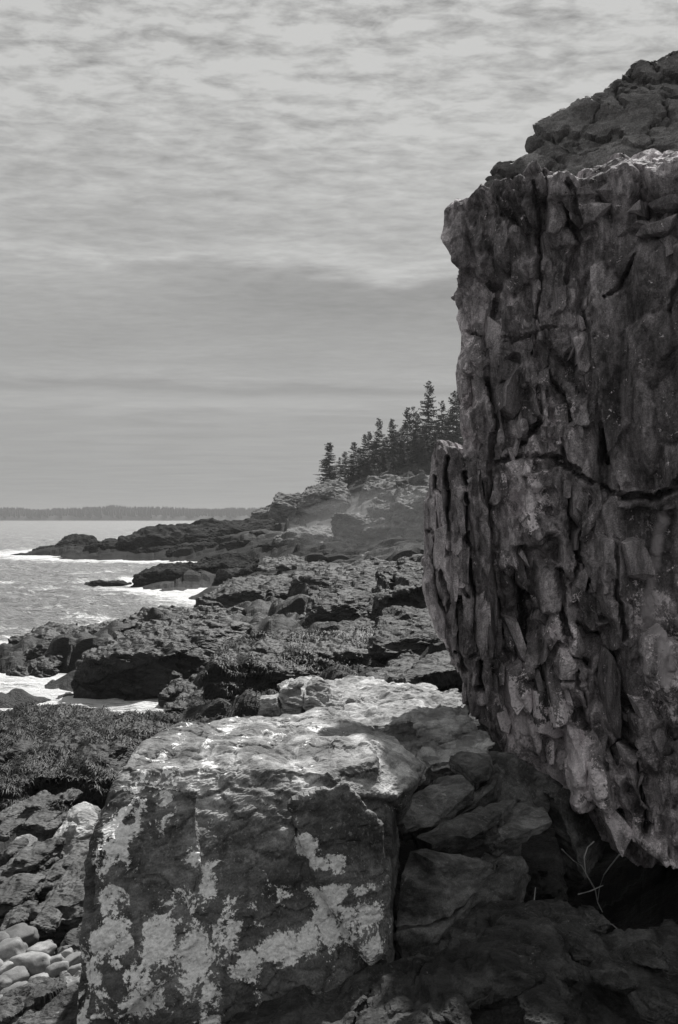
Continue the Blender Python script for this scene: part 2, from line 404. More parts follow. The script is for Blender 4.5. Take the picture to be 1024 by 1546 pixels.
# heights compressed with distance so that far hills do not ripple into the near ground
_wt = 1.0 / (0.35 + CP[:, 1] / 40.0)
_sol = np.linalg.solve(_A, np.concatenate([CP[:, 2] * _wt, np.zeros(3)]))
def base_z(X, Y):
    px = X / Y * FPX + 512
    q = tc(np.clip(px, -700, 1900), Y); out = np.empty(len(q))
    for s in range(0, len(q), 60000):
        e = slice(s, s + 60000)
        r = np.linalg.norm(q[e, None] - _c[None], axis=2)
        out[e] = -phi(r) @ _sol[:_n] + _sol[_n] + q[e] @ _sol[_n + 1:]
    return out * (0.35 + Y / 40.0)
def strata(X, Y, seed=0):
    return None
def detail_z(X, Y, zb):
    """broken bedrock on top of the base height"""
    s = np.clip(Y / 30.0, 0.25, 5.0)
    ang = 0.30
    xr = X * math.cos(ang) + Y * math.sin(ang) * .5; yr = -X * math.sin(ang) + Y * math.cos(ang)
    z = np.zeros(len(X))
    for cell, amp, seed in ((7.0, .9, 3), (2.6, .55, 4), (.9, .22, 5), (.3, .09, 6)):
        fade = np.clip((cell * 400 / Y - 3) / 9, 0, 1)          # cells below about a pixel are left out
        near = np.clip(Y / (cell * 7), 0, 1)
        p = np.stack([xr / (cell * 1.6), yr / cell, np.zeros(len(X)) + seed], 1)
        z += amp * fade * near * facet(p, seed, tilt=.9, warp=.5, crack=.35, cw=.09)
    return z
NR, NC = 760, 560
Yr = np.exp(np.linspace(math.log(3.0), math.log(275.0), NR))
ux = np.linspace(-0.52, 0.50, NC)
YY, UU = np.meshgrid(Yr, ux, indexing='ij')
tX = (UU * YY).ravel(); tY = YY.ravel()
tB = base_z(tX, tY)
tD = detail_z(tX, tY, tB)
amt = np.clip((tB + 0.4) / 1.6, 0.12, 1.0)
tZ = tB + tD * amt * np.clip(.35 + tY / 110, .35, 1.6) + 0.05 * np.clip(tY / 30, 0.3, 4) * fbm(np.stack([tX, tY, tX * 0], 1) / np.clip(tY / 60, .3, 3)[:, None] * 1.0, 4, 40)
_pm = np.stack([tX * .55 + tY * .15, tY * .62, tX * 0], 1)
tZ = tZ + np.clip((tY - 10) / 3, 0, 1) * np.clip((70 - tY) / 20, 0, 1) * np.clip((tB + .1) / .35, 0, 1) * (.62 * (np.abs(fbm(_pm, 3, 88)) * 2.2 - .35) + .14 * (np.abs(fbm(_pm * 3.3, 2, 89)) * 2 - .3))
tZ = np.where(tB < -0.5, np.minimum(tZ, -0.15), tZ)
tZ2 = tZ.reshape(NR, NC)
tZ2[1:-1, 1:-1] = .4 * tZ2[1:-1, 1:-1] + .15 * (tZ2[:-2, 1:-1] + tZ2[2:, 1:-1] + tZ2[1:-1, :-2] + tZ2[1:-1, 2:])
tq = np.stack([tX, tY, tZ], 1) * (14 / tY)[:, None] * 1.5
tZ = tZ2.ravel() + (.05 * (tY / 22) + .16 * np.clip((tY - 40) / 25, 0, 2)) * fbm(tq, 4, 95) ; tX = tX + .07 * (tY / 22) * fbm(tq + 9, 3, 96)
ids = np.arange(NR * NC).reshape(NR, NC)
tF = np.stack([ids[:-1, :-1], ids[:-1, 1:], ids[1:, 1:], ids[1:, :-1]], -1).reshape(-1, 4)
def terrain_material():
    m = bpy.data.materials.new('shore_bedrock'); m.use_nodes = True; m.node_tree.nodes.clear(); k = NT(m.node_tree)
    pos = k.node('ShaderNodeNewGeometry').outputs['Position']
    xyz = k.node('ShaderNodeSeparateXYZ', {0: pos}).outputs
    n1 = k.noise(k.mapping(pos, (.5, .5, 2.0)), .8, 8, .65)
    n2 = k.noise(k.mapping(pos, (1, 1, 2)), 6, 6, .7)
    n3 = k.noise(pos, 30, 3, .7)
    f = k.math('ADD', k.math('MULTIPLY', n1, .55), k.math('MULTIPLY', n2, .45))
    dry = k.ramp(f, [(.36, .014), (.5, .035), (.64, .08)])
    wet = k.ramp(f, [(.38, .006), (.6, .024)])
    # the weed and splash zone ends where the tide does
    wz = k.math('ADD', xyz[2], k.math('MULTIPLY', k.math('SUBTRACT', n1, .5), 2.4))
    dm = k.maprange(wz, 1.6, 2.6)
    c = k.mix(dm, wet, dry)
    far = k.ramp(k.maprange(xyz[1], 95, 120), [(0, 0.0), (1, 1.0)])
    hd = k.ramp(k.noise(k.mapping(pos, (.35, .35, .8)), .3, 8, .65), [(.38, .04), (.52, .09), (.62, .17)])
    veg = k.maprange(k.math('ADD', xyz[2], k.math('MULTIPLY', k.noise(pos, .2, 5, .6), 9.0)), 11.5, 13.5)
    hd = k.mix(veg, hd, .05)
    up = k.maprange(k.math('ADD', xyz[2], k.math('MULTIPLY', n1, 1.5)), 3.2, 4.8)
    c = k.mix(k.math('MULTIPLY', far, up), c, hd)
    h = k.math('ADD', n2, k.math('MULTIPLY', n3, .35))
    b = k.node('ShaderNodeBump', {'Strength': 1.0, 'Distance': .07, 'Height': h})
    r = k.math('ADD', k.math('ADD', .54, k.math('MULTIPLY', dm, .2)), k.maprange(xyz[1], 50, 85, 0, .25))
    s = k.node('ShaderNodeBsdfPrincipled', {'Base Color': c, 'Roughness': r, 'Specular IOR Level': k.maprange(xyz[1], 50, 85, .17, .05), 'Normal': b.outputs[0]})
    k.node('ShaderNodeOutputMaterial', {0: s.outputs[0]}); return m
shore = mesh_obj('shore', np.stack([tX, tY, tZ], 1), tF, terrain_material(), base=False)
tag(shore, kind='structure')
TZ = tZ.reshape(NR, NC)
def ground(X, Y):
    i = np.clip((np.log(np.maximum(Y, 3.01)) - math.log(3.0)) / (math.log(275.0) - math.log(3.0)) * (NR - 1), 0, NR - 2)
    j = np.clip((X / Y - ux[0]) / (ux[-1] - ux[0]) * (NC - 1), 0, NC - 2)
    return float(TZ[int(i), int(j)])
# ground beyond and behind the fan of bedrock
bf = mesh_obj('ground', [(-60, -60, 1.2), (60, -60, 1.2), (60, 3.6, 1.9), (-2.2, 3.6, 1.9), (-60, 3.6, -1.5)], [(0, 1, 2, 3, 4)], M_mid, base=False)
tag(bf, kind='structure'); set_attr(bf.data, 'tone', [1] * 5)

# ------------------------------------------------------------------ sea
wr = np.exp(np.linspace(math.log(8.0), math.log(8000.0), 620)); wc = np.linspace(-0.55, 0.50, 420)
WY, WU = np.meshgrid(wr, wc, indexing='ij'); wX = (WU * WY).ravel(); wY = WY.ravel()
fadew = np.clip(260 / wY, 0, 1)
pw = np.stack([wX * .22, wY * .42, wX * 0], 1)
near_b = base_z(wX, np.minimum(wY, 274.0))
calm = np.clip((-near_b) / 1.0, .25, 1)
wZ = (.36 * fbm(pw, 3, 70) + .40 * ridged(pw * 3.1 + 5, 3, 71) * np.clip(120 / wY, 0, 1)) * fadew * calm
wid = np.arange(620 * 420).reshape(620, 420)
wF = np.stack([wid[:-1, :-1], wid[:-1, 1:], wid[1:, 1:], wid[1:, :-1]], -1).reshape(-1, 4)
def water_material():
    m = bpy.data.materials.new('sea_water'); m.use_nodes = True; m.node_tree.nodes.clear(); k = NT(m.node_tree)
    pos = k.node('ShaderNodeNewGeometry').outputs['Position']
    sh = k.node('ShaderNodeAttribute', attribute_name='shallow').outputs['Fac']
    a = k.noise(k.mapping(pos, (.35, .8, 1)), .9, 7, .66)
    b = k.noise(k.mapping(pos, (1.2, 2.2, 1)), 2.2, 6, .7)
    c2 = k.noise(k.mapping(pos, (.05, .16, 1)), 1, 6, .6)
    h = k.math('ADD', k.math('MULTIPLY', a, 1.0), k.math('MULTIPLY', b, .35))
    h = k.math('ADD', h, k.math('MULTIPLY', c2, 1.2))
    bm_ = k.node('ShaderNodeBump', {'Strength': 1.0, 'Distance': .9, 'Height': h})
    foam_n = k.math('ADD', k.math('MULTIPLY', k.noise(k.mapping(pos, (.3, .9, 1)), .7, 8, .72, dist=.8), .6), k.math('MULTIPLY', b, .4))
    fm = k.maprange(k.math('ADD', foam_n, k.math('MULTIPLY', sh, .20)), .54, .64)
    col = k.mix(fm, .20, .8)
    rg = k.math('ADD', .42, k.math('MULTIPLY', fm, .4))
    s = k.node('ShaderNodeBsdfPrincipled', {'Base Color': col, 'Roughness': rg, 'IOR': 1.33, 'Normal': bm_.outputs[0]})
    k.node('ShaderNodeOutputMaterial', {0: s.outputs[0]}); return m
sea = mesh_obj('sea', np.stack([wX, wY, wZ], 1), wF, water_material(), smooth=True, base=False)
shal = np.clip(1 + near_b / 0.85, 0, 1) * (wY < 170); set_attr(sea.data, 'shallow', shal)
tag(sea, kind='structure')

# ------------------------------------------------------------------ the cliff
def prism(pts, back, slope=0.45, dz=0.0):
    P = [at(*p) for p in pts]
    return P + [(x + slope * back, y + back, z + dz) for x, y, z in P]
def blobmask(v, blobs, base=0.2, Y=None, grow=1.35):
    """soft patches centred on points of the face"""
    a = np.full(len(v), base, np.float32)
    for (px, py, rx, ry, s) in blobs:
        yy = Y(px) if callable(Y) else Y
        X, _, Z = at(px, py, yy); kx = grow * rx / FPX * yy; kz = grow * ry / FPX * yy
        r = np.sqrt(((v[:, 0] - X) / kx) ** 2 + ((v[:, 2] - Z) / kz) ** 2)
        a = np.maximum(a, base + (s - base) * np.clip(1.6 - r, 0, 1))
    return a
def wobble(v): return v + 0.05 * np.stack([fbm(v * 5, 3, 81), fbm(v * 5, 3, 82), fbm(v * 5, 3, 83)], 1)
def line_mask(v, pts, wpx, Y, q=None):
    a = np.zeros(len(v), np.float32); q = wobble(v) if q is None else q
    for (p0, p1) in zip(pts[:-1], pts[1:]):
        yy = Y((p0[0] + p1[0]) / 2); A = np.array(at(*p0[:2], yy))[[0, 2]]; B = np.array(at(*p1[:2], yy))[[0, 2]]
        w_ = wpx / FPX * yy; d = B - A; t = np.clip(((q[:, [0, 2]] - A) @ d) / (d @ d), 0, 1)
        r = np.linalg.norm(q[:, [0, 2]] - (A + t[:, None] * d), axis=1)
        a = np.maximum(a, np.clip(1.5 - r / w_, 0, 1))
    return a
def faceY(px): return 10.25 - (px - 690) / 410.0 * 1.6
def cliff_attr(v):
    px = v[:, 0] / v[:, 1] * FPX + 512; py = 781 - (v[:, 2] - CAM_H) / v[:, 1] * FPX
    smooth_zone = np.clip(1 - np.maximum(np.abs((px - 985) / 95), np.abs((py - 560) / 190)) ** 4, 0, 1)
    smooth2 = np.clip(1 - np.maximum(np.abs((px - 990) / 60), np.abs((py - 860) / 120)) ** 4, 0, 1)
    return 1 - .4 * np.maximum(smooth_zone, smooth2)
rnd = random.Random(11)
hl = []
hl.append(prism([(676,299,10.2),(668,318,10.25),(668,358,10.2),(682,384,10.15),(694,408,10.15),(770,425,9.9),(800,410,9.9),(800,290,10.0)], 2.2))
hl.append(prism([(700,292,10.15),(696,520,10.2),(692,600,10.2),(701,690,10.2),(800,760,9.85),(800,285,9.8)], 3.0))
hl.append(prism([(694,408,10.2),(686,432,10.15),(689,478,10.1),(697,520,10.1),(720,560,10.0),(750,490,10.0),(740,420,10.0)], 1.5))
hl.append(prism([(785,272,9.75),(785,740,9.8),(905,760,9.35),(905,268,9.3)], 3.2))
hl.append(prism([(786,274,9.6),(850,268,9.4),(856,330,9.35),(838,352,9.4),(800,340,9.5)], 1.0))
hl.append(prism([(850,269,9.3),(912,262,9.15),(935,300,9.05),(902,330,9.1),(872,345,9.2),(856,312,9.3)], 1.0))
hl.append(prism([(925,742,9.1),(1040,728,8.6),(1400,735,7.7),(1400,790,7.8),(1040,760,8.75),(930,765,9.15)], 2))
hl.append(prism([(890,400,9.15),(935,380,9.0),(960,480,8.95),(950,640,8.95),(915,690,9.1),(895,560,9.2)], 1.5))
hl.append(prism([(975,360,8.85),(1060,350,8.5),(1080,470,8.45),(1000,540,8.75),(960,460,8.9)], 1.5))
hl.append(prism([(905,300,9.1),(930,270,9.05),(1110,252,8.5),(1400,230,7.6),(1400,740,7.6),(1110,712,8.5),(1000,742,8.9),(945,752,9.1),(918,700,9.15),(890,480,9.2)], 3.2))
hl.append(prism([(700,680,10.1),(705,1060,10.1),(745,1120,10.1),(800,1190,10.15),(850,1212,10.1),(900,1225,9.9),(905,700,9.5)], 2.6))
hl.append(prism([(880,700,9.4),(880,1235,9.8),(905,1255,9.75),(940,1292,9.7),(965,1314,9.65),(1040,1310,9.4),(1400,1300,8.6),(1400,735,7.9),(1100,735,8.7)], 3.0))
hl.append(prism([(770,980,9.9),(745,1080,10.0),(790,1165,10.0),(850,1212,9.95),(905,1250,9.7),(935,1285,9.6),(930,1150,9.4),(880,1000,9.4)], 1.5))
# the ledge that slopes towards the camera under the cap
hl.append([at(785,275,9.5), at(880,268,9.3), at(1110,250,8.45), at(1400,225,7.5), at(785,290,9.5), at(1110,300,8.45), at(1400,300,7.5),
           (2.0, 10.6, 8.42), (3.6, 9.9, 8.62), (5.2, 9.4, 8.8), (2.0, 10.6, 7.6), (5.2, 9.4, 7.6)])
def flake(X, Y, Z, wd, L, th, r, lean=0.0, yaw=None, pitch=None):
    """one angular plate standing out of the face: slanted front, bevelled flanks, a point at the lower end"""
    yaw = r.gauss(0, .55) if yaw is None else yaw; pitch = r.gauss(0, .22) if pitch is None else pitch
    n = r.randint(4, 7); a0 = r.uniform(0, 6.28); F_, B_ = [], []
    if r.random() < .6:                                  # a column with slanted ends
        sl = r.uniform(-.35, .35); n = 0
        for x, z in ((-1, 1 + sl), (1, 1 - sl), (1, -.8 - sl), (r.uniform(-.5, .5), -1.15), (-1, -.8 + sl)):
            x += r.uniform(-.25, .25); z += r.uniform(-.15, .15); k = r.uniform(.7, .95); fx, fz = x * k * wd, z * k * L
            F_.append((X + fx - lean * fz, Y - th + max(-.9 * th, min(.9 * th, fx * yaw + fz * pitch)), Z + fz)); B_.append((X + x * wd * 1.05 - lean * z * L, Y + .12, Z + z * L * 1.02))
    for i in range(n):
        a = a0 + (i + r.uniform(-.38, .38)) * 6.283 / n; q = r.uniform(.75, 1.3); x = max(-1, min(1, 1.25 * q * math.cos(a))); z = max(-1.1, min(1.1, 1.2 * q * math.sin(a)))
        k = r.uniform(.55, .97); fx, fz = x * k * wd, z * k * L
        F_.append((X + fx - lean * fz, Y - th + max(-.9 * th, min(.9 * th, fx * yaw + fz * pitch)), Z + fz))
        B_.append((X + x * wd * 1.05 - lean * z * L, Y + .12, Z + z * L * 1.05))
    return F_ + B_
def poly_mesh(groups):
    """sharp convex blocks as they are: vertices and triangles of each"""
    bm = bmesh.new()
    for g in groups:
        b2 = bmesh.new(); hull_bm(g, b2); bmesh.ops.recalc_face_normals(b2, faces=b2.faces[:]); t_ = bpy.data.meshes.new('t'); b2.to_mesh(t_); b2.free(); bm.from_mesh(t_); bpy.data.meshes.remove(t_)
    return bm
def rough_block(name, groups, m, parent, cuts=2, amp=.006, seed=0, tone=1.0, lichen=None):
    bm = poly_mesh(groups)
    if cuts: bmesh.ops.subdivide_edges(bm, edges=bm.edges[:], cuts=cuts, use_grid_fill=True); bmesh.ops.triangulate(bm, faces=bm.faces[:])
    v = np.array([q.co[:] for q in bm.verts], np.float32)
    nn = np.array([q.normal[:] for q in bm.verts], np.float32)
    v = v + np.stack([fbm(v * 9, 2, seed + k) for k in range(3)], 1) * amp * 2.2
    me = bpy.data.meshes.new(name); bm.to_mesh(me); bm.free(); me.materials.append(m)
    c = np.array(parent.location, np.float32); me.vertices.foreach_set('co', (v - c).ravel()); me.update()
    set_attr(me, 'tone', np.full(len(v), tone)); set_attr(me, 'vein', np.zeros(len(v)))
    set_attr(me, 'lichen', lichen(v) if lichen else np.full(len(v), .1))
    o = bpy.data.objects.new(name, me); COL.objects.link(o); o.parent = parent; return o
def low_edge(px): return np.interp(px, [640, 655, 690, 735, 770, 810, 850, 900, 940, 965, 1100], [900, 960, 1020, 1108, 1158, 1203, 1213, 1248, 1285, 1308, 1305])
BIG, SMALL = [], []
py = 296
while py < 1300:
    rowh = rnd.uniform(30, 52); px = 700 + rnd.uniform(0, 12)
    while px < 1045:
        wpx = rnd.uniform(12, 32) * (1.6 if rnd.random() < .3 else 1); c = px + wpx / 2
        L = rnd.uniform(30, 80) * (1.6 if rnd.random() < .25 else 1)
        zone = (c > 890 and 350 < py < 735) or (c > 945 and 735 < py < 990)
        if py + L * .45 < low_edge(c) - 6 and not (zone and rnd.random() < .82) and not (c > 880 and py < 400) and rnd.random() < .9:
            Y = faceY(c) + rnd.uniform(-.10, .10); X, _, Z = at(c, py + rnd.uniform(-14, 14), Y)
            lean = rnd.gauss(.03, .10) + (.22 if (c > 840 and py > 900) else 0) - (.10 if py < 600 else 0)
            if py < 470: L *= .9; wpx *= 1.9
            BIG.append((c, py, flake(X, Y, Z, wpx / FPX * Y * .62, L / FPX * Y * .62, rnd.uniform(.05, .22) * (.45 if zone else 1), rnd, lean)))
        px += wpx * .92
    py += rowh
for i in range(200):
    px = rnd.uniform(700, 1040); py = rnd.uniform(300, 1295)
    zone = (px > 890 and 350 < py < 735) or (px > 945 and 735 < py < 990)
    if py > low_edge(px) - 14 or (zone and rnd.random() < .93) or (py < 480 and px < 800): continue
    Y = faceY(px) + rnd.uniform(-.14, .03); X, _, Z = at(px, py, Y); sz = .5 + rnd.random() ** 2 * 1.6
    SMALL.append((px, py, flake(X, Y, Z, .036 * sz, .10 * sz * rnd.uniform(.7, 1.5), rnd.uniform(.02, .09), rnd, rnd.gauss(.05, .2))))
r_ = random.Random(77); keep = []
for bg in BIG:
    if bg[0] < 800 and bg[1] < 350: continue
    if r_.random() < .28: continue
    if r_.random() < .8: hl.append(bg[2])            # half of the flakes are still one with the face
    elif bg[1] > 480: keep.append(bg)
BIG = keep
cliff = empty('cliff', at(850, 1300, 10.0))
tag(cliff, 'towering cliff of fractured dark stone overhanging the ledges at the right', 'cliff')
R8 = rotm('Y', 7)
CRACKS = [([(930,752),(975,755),(1024,724),(1100,700)], 5.5, .30), ([(735,702),(800,690),(838,694),(868,712),(930,752)], 3, .16), ([(800,300),(812,430),(799,540)], 1.6, .10), ([(806,590),(806,640),(775,690)], 3, .2),
 ([(735,560),(742,640),(733,760),(740,860),(752,960)], 3, .2), ([(858,742),(868,860),(885,940),(905,1010)], 3.5, .24), ([(940,400),(925,430),(905,460)], 1.8, .10), ([(838,860),(848,960),(815,1010),(800,1080)], 4, .26),
 ([(905,1150),(880,1080),(868,1010)], 3, .2), ([(965,1250),(945,1150),(925,1060)], 3, .22), ([(770,860),(790,930),(780,1000)], 4, .28), ([(845,300),(862,370),(852,430)], 3, .15), ([(1010,420),(990,480)], 1.8, .12),
 ([(720,420),(745,440),(735,520)], 2.5, .12), ([(915,760),(920,860),(930,960)], 2.5, .14), ([(760,1010),(820,1030),(880,1020)], 2, .1), ([(700,500),(760,520),(830,500)], 2, .08), ([(820,560),(850,620),(845,700)], 2.5, .16)]
def cliff_extra(v):
    d = np.zeros(len(v), np.float32); q = wobble(v)
    for pts, wp, dep in CRACKS: d = np.minimum(d, -dep * np.clip(line_mask(v, pts, wp, faceY, q) * 1.3, 0, 1))
    px = v[:, 0] / v[:, 1] * FPX + 512 + 22 * fbm(v * 1.8, 4, 66); py = 781 - (v[:, 2] - CAM_H) / v[:, 1] * FPX + 30 * fbm(v * 1.8 + 9, 4, 67)
    z1 = np.clip(6 * (1 - np.maximum(np.abs((px - 990) / 95), np.abs((py - 545) / 195))), 0, 1); z2 = np.clip(6 * (1 - np.maximum(np.abs((px - 975) / 45), np.abs((py - 830) / 75))), 0, 1)
    z3 = np.clip(5 * (1 - np.maximum(np.abs((px - 782) / 38), np.abs((py - 920) / 75))), 0, 1)
    return d, (1 - .55 * np.maximum(np.maximum(z1, z2), z3)).astype(np.float32)
cb = rock('cliff_face', hl, .021, M_cliff, extra=cliff_extra, soft=0, parent=cliff, attr={'deep': cliff_attr, 'sharp': cliff_attr}, push=(-.3, -1, 0),
          disp=[('deep', .15, (.33, 2.0, 1.0), 21, R8), ('sharp', .075, (.15, 1.0, .42), 22, R8), ('sharp', .026, (.07, .5, .17), 23, R8), ('noise', .03, (.4, .4, .6), 24), ('noise', .006, (.05, .05, .07), 25)])
def vco(o):
    n = len(o.data.vertices); v = np.empty(n * 3, np.float32); o.data.vertices.foreach_get('co', v); v = v.reshape(-1, 3)
    base = o.parent.location if o.parent else o.location
    return v + np.array(base, np.float32)
vv = vco(cb)
CL_BLOBS = [(772,1065,17,30,.95),(782,1095,12,30,.9),(812,1110,14,12,.75),(838,1105,14,26,.95),(822,1145,10,20,.8),(850,1150,18,32,1),
    (842,1195,18,12,1),(872,1185,16,18,.85),(890,1215,14,12,.8),(905,1235,10,9,.8),(938,1280,14,7,.9),(950,1262,8,16,.7),(790,745,16,26,.75),(795,775,9,16,.7),
    (760,845,10,12,.6),(800,700,8,20,.6),(835,950,9,12,.75),(848,980,5,16,.7),(1005,1040,14,22,.75),(1010,980,12,20,.7),(985,920,18,25,.62),
    (835,640,12,26,.62),(700,560,10,50,.5),(860,1075,8,24,.6),(990,1290,25,8,.65),(775,1020,6,20,.55)]
def cliff_lichen(v): return blobmask(v, CL_BLOBS, .16, faceY, 1.7)
set_attr(cb.data, 'lichen', cliff_lichen(vv))
set_attr(cb.data, 'vein', np.maximum(line_mask(vv, [(905,345),(940,335),(965,358),(985,385),(1008,408),(1015,432)], 1.6, faceY),
         .9 * line_mask(vv, [(1003,770),(996,830),(990,900),(988,965),(985,1020)], 7, faceY)))
for i, (px, py, g) in enumerate(BIG):
    rough_block('rock_flake', [g], M_cliff, cliff, cuts=4, amp=.011, seed=i, tone=rnd.uniform(.5, 1.4), lichen=cliff_lichen)
sf = rough_block('small_flakes', [g for _, _, g in SMALL], M_cliff, cliff, cuts=0, amp=.002, tone=1.0, lichen=cliff_lichen); sf['kind'] = 'stuff'
_sv = vco(sf); set_attr(sf.data, 'tone2', np.ones(len(_sv)))
sf.data.attributes['tone'].data.foreach_set('value', (.6 + .9 * hsh(*(np.floor(_sv / np.array([.09, 9, .22])).astype(np.int64).T), 7)).astype(np.float32))
cap = [prism([(731,288,10.6),(736,262,10.6),(760,236,10.6),(806,223,10.6),(880,212,10.4),(1110,190,10.0),(1400,190,9.4),(1400,300,9.4),(1110,265,9.9),(790,288,10.4)], 3.5),
       prism([(803,220,10.9),(806,205,10.9),(822,188,10.9),(862,166,10.8),(905,141,10.7),(1110,160,10.2),(1400,200,9.8),(1400,240,9.8),(1110,225,10.1),(850,222,10.7)], 3.5),
       prism([(905,160,10.75),(922,128,10.75),(945,105,10.7),(985,79,10.7),(1030,71,10.6),(1110,80,10.5),(1400,150,10.2),(1400,220,10.1),(1110,220,10.3)], 3.5)]
cp = rock('cap_rock', cap, .028, M_cap, soft=1, parent=cliff, disp=[('sharp', .07, (.9, .9, .5), 31, rotm('Y', -24)), ('crack', .07, (.75, .75, .5), 32, rotm('Y', -24)), ('noise', .03, (.35, .35, .3), 33), ('noise', .012, (.07, .07, .07), 34)])
cp['label'] = 'rounded dark cap block on top of the cliff'
pil = [prism([(652,667,9.75),(664,664,9.8),(676,690,9.75),(672,760,9.65),(656,800,9.6),(644,770,9.7),(648,720,9.75)], .9),
       prism([(676,672,9.85),(692,682,9.85),(712,702,9.8),(716,800,9.7),(690,800,9.6),(672,720,9.7)], .9),
       prism([(640,742,9.8),(652,735,9.7),(668,760,9.6),(674,980,9.5),(660,962,9.6),(648,925,9.65),(639,890,9.7),(636,830,9.75)], .9),
       prism([(664,740,9.6),(700,700,9.7),(735,730,9.7),(740,1105,9.75),(722,1085,9.75),(700,1040,9.7),(684,1005,9.6),(664,960,9.55)], 1.2),
       prism([(690,990,9.7),(745,1000,9.7),(770,1160,9.95),(742,1112,9.85),(712,1070,9.75)], 1.2)]
for i in range(70):
    px = rnd.uniform(648, 738); py = rnd.uniform(700, 1085)
    if py > low_edge(px) - 62 or py < 800 - (px - 640) * 1.2 or px < 652: continue
    X, _, Z = at(px, py, 9.66); k = rnd.uniform(.8, 1.6); pil.append(flake(X, 9.66, Z, .055 * k, .26 * k, rnd.uniform(.03, .14), rnd, rnd.gauss(.0, .06)))
def pillar_extra(v):
    q = wobble(v); d = np.zeros(len(v), np.float32)
    for pts, wp, dep in [([(676,690),(671,760),(681,850),(690,940),(703,1010)], 2.6, .22), ([(657,720),(661,800),(652,880),(670,960)], 2.2, .16), ([(702,715),(706,820),(716,930),(725,1040)], 2.6, .22),
                         ([(645,800),(662,815),(675,800)], 2, .08), ([(690,780),(684,860),(700,900)], 2.4, .14), ([(664,860),(674,905),(668,930)], 2, .12), ([(690,980),(712,990),(730,970)], 2, .1)]:
        d = np.minimum(d, -dep * np.clip(line_mask(v, pts, wp, lambda p: 9.66, q) * 1.3, 0, 1))
    return d, np.float32(.85)
pl_ = rock('leaning_pillar', pil, .016, M_cliff, extra=pillar_extra, soft=1, parent=cliff, push=(-.3, -1, 0), disp=[('deep', .08, (.17, 1, .6), 41, R8), ('sharp', .04, (.09, .5, .28), 42, R8), ('noise', .014, (.1, .1, .12), 44)])
pl_['label'] = 'split stone pillar standing against the left edge of the cliff'
PF = []
for i in range(40):
    px = rnd.uniform(646, 738); py = rnd.uniform(690, 1085)
    if py > low_edge(px) - 50 or py < 800 - (px - 640) * 1.2 or px < 652: continue
    Y = 9.66 + rnd.uniform(-.06, .06); X, _, Z = at(px, py, Y); k = rnd.uniform(.7, 1.25)
    PF.append(rough_block('pillar_flake', [flake(X, Y, Z, .055 * k, .24 * k, rnd.uniform(.03, .11), rnd, rnd.gauss(.0, .06))], M_cliff, cliff, cuts=3, seed=i, tone=rnd.uniform(.6, 1.35)))
set_attr(pl_.data, 'lichen', np.full(len(pl_.data.vertices), .1)); set_attr(pl_.data, 'vein', np.zeros(len(pl_.data.vertices)))
def lump(px, py, w_, h_, Y, seed, deep=None, squash=1.0, lean=0.0):
    """random angular block, w_ x h_ photo pixels at depth Y"""
    r = random.Random(seed); X, _, Z = at(px, py, Y); a = w_ / FPX * Y / 2; c = h_ / FPX * Y / 2; b = (deep or a * 2) / 2; pts = []
    for i in range(13):
        u = Vector((r.gauss(0, 1), r.gauss(0, 1), r.gauss(0, 1))).normalized()
        m_ = max(abs(u.x), abs(u.y), abs(u.z)); u = u / (m_ ** .75)
        pts.append((X + u.x * a * .93 - lean * u.z * c, Y + b * .6 + u.y * b, Z + u.z * c * .93))
    return pts
for i, (px, py, w_, h_, Y) in enumerate([(1000,252,50,20,8.9),(935,295,75,60,9.05),(990,285,42,26,8.75),(1012,305,50,28,8.6),(972,315,40,26,8.8),(965,345,50,22,8.85),(1000,340,60,34,8.6),(1015,368,40,36,8.55),(955,268,46,18,9.0),(905,318,40,34,9.1)]):
    rough_block('ledge_stone', [lump(px, py, w_, h_, Y, 500 + i, .5)], M_cliff, cliff, cuts=4, amp=.006, seed=i, tone=.7 + .05 * i)

# ------------------------------------------------------------------ lichen boulder in front
bh = [[at(112,1575,4.7), at(116,1490,4.76), at(133,1330,4.95), at(146,1255,5.08), at(180,1160,5.35), at(214,1124,5.65), at(240,1106,6.05), at(305,1090,6.5),
       at(380,1080,6.95), at(515,1076,7.15), at(560,1096,6.75), at(588,1128,6.2), at(300,1156,5.32), at(400,1168,5.25), at(490,1160,5.25), at(560,1150,5.4),
       at(588,1240,5.35), at(586,1440,5.2), at(590,1580,5.0), at(350,1400,4.75), at(300,1575,4.62), (-1.2, 7.4, 2.2), (.35, 7.3, 2.2), (.3, 5.2, 2.0), (-1.3, 5.0, 2.0)],
      [at(500,1122,5.7), at(575,1100,6.4), at(628,1146,5.9), at(640,1158,5.85), at(628,1182,5.6), at(596,1205,5.35), at(530,1200,5.2), at(490,1170,5.2), at(600,1110,6.3), (.4, 6.5, 3.0), (.1, 6.5, 3.0)],
      [at(440,1215,5.02), at(520,1180,5.06), at(575,1240,5.15), at(585,1420,5.1), at(560,1455,5.0), at(480,1330,4.98), (.2, 5.6, 3.2), (.2, 5.6, 2.5), (-.2, 5.6, 3.2)],
      [at(150,1290,4.95), at(215,1180,5.12), at(300,1190,5.05), at(300,1420,4.75), at(180,1540,4.62), at(125,1540,4.65), (-.9, 5.6, 3.3), (-.9, 5.6, 2.5)]]
def bd_attr(v): return np.clip((v[:, 2] - 3.2) * 1.6, .38, 1.0)
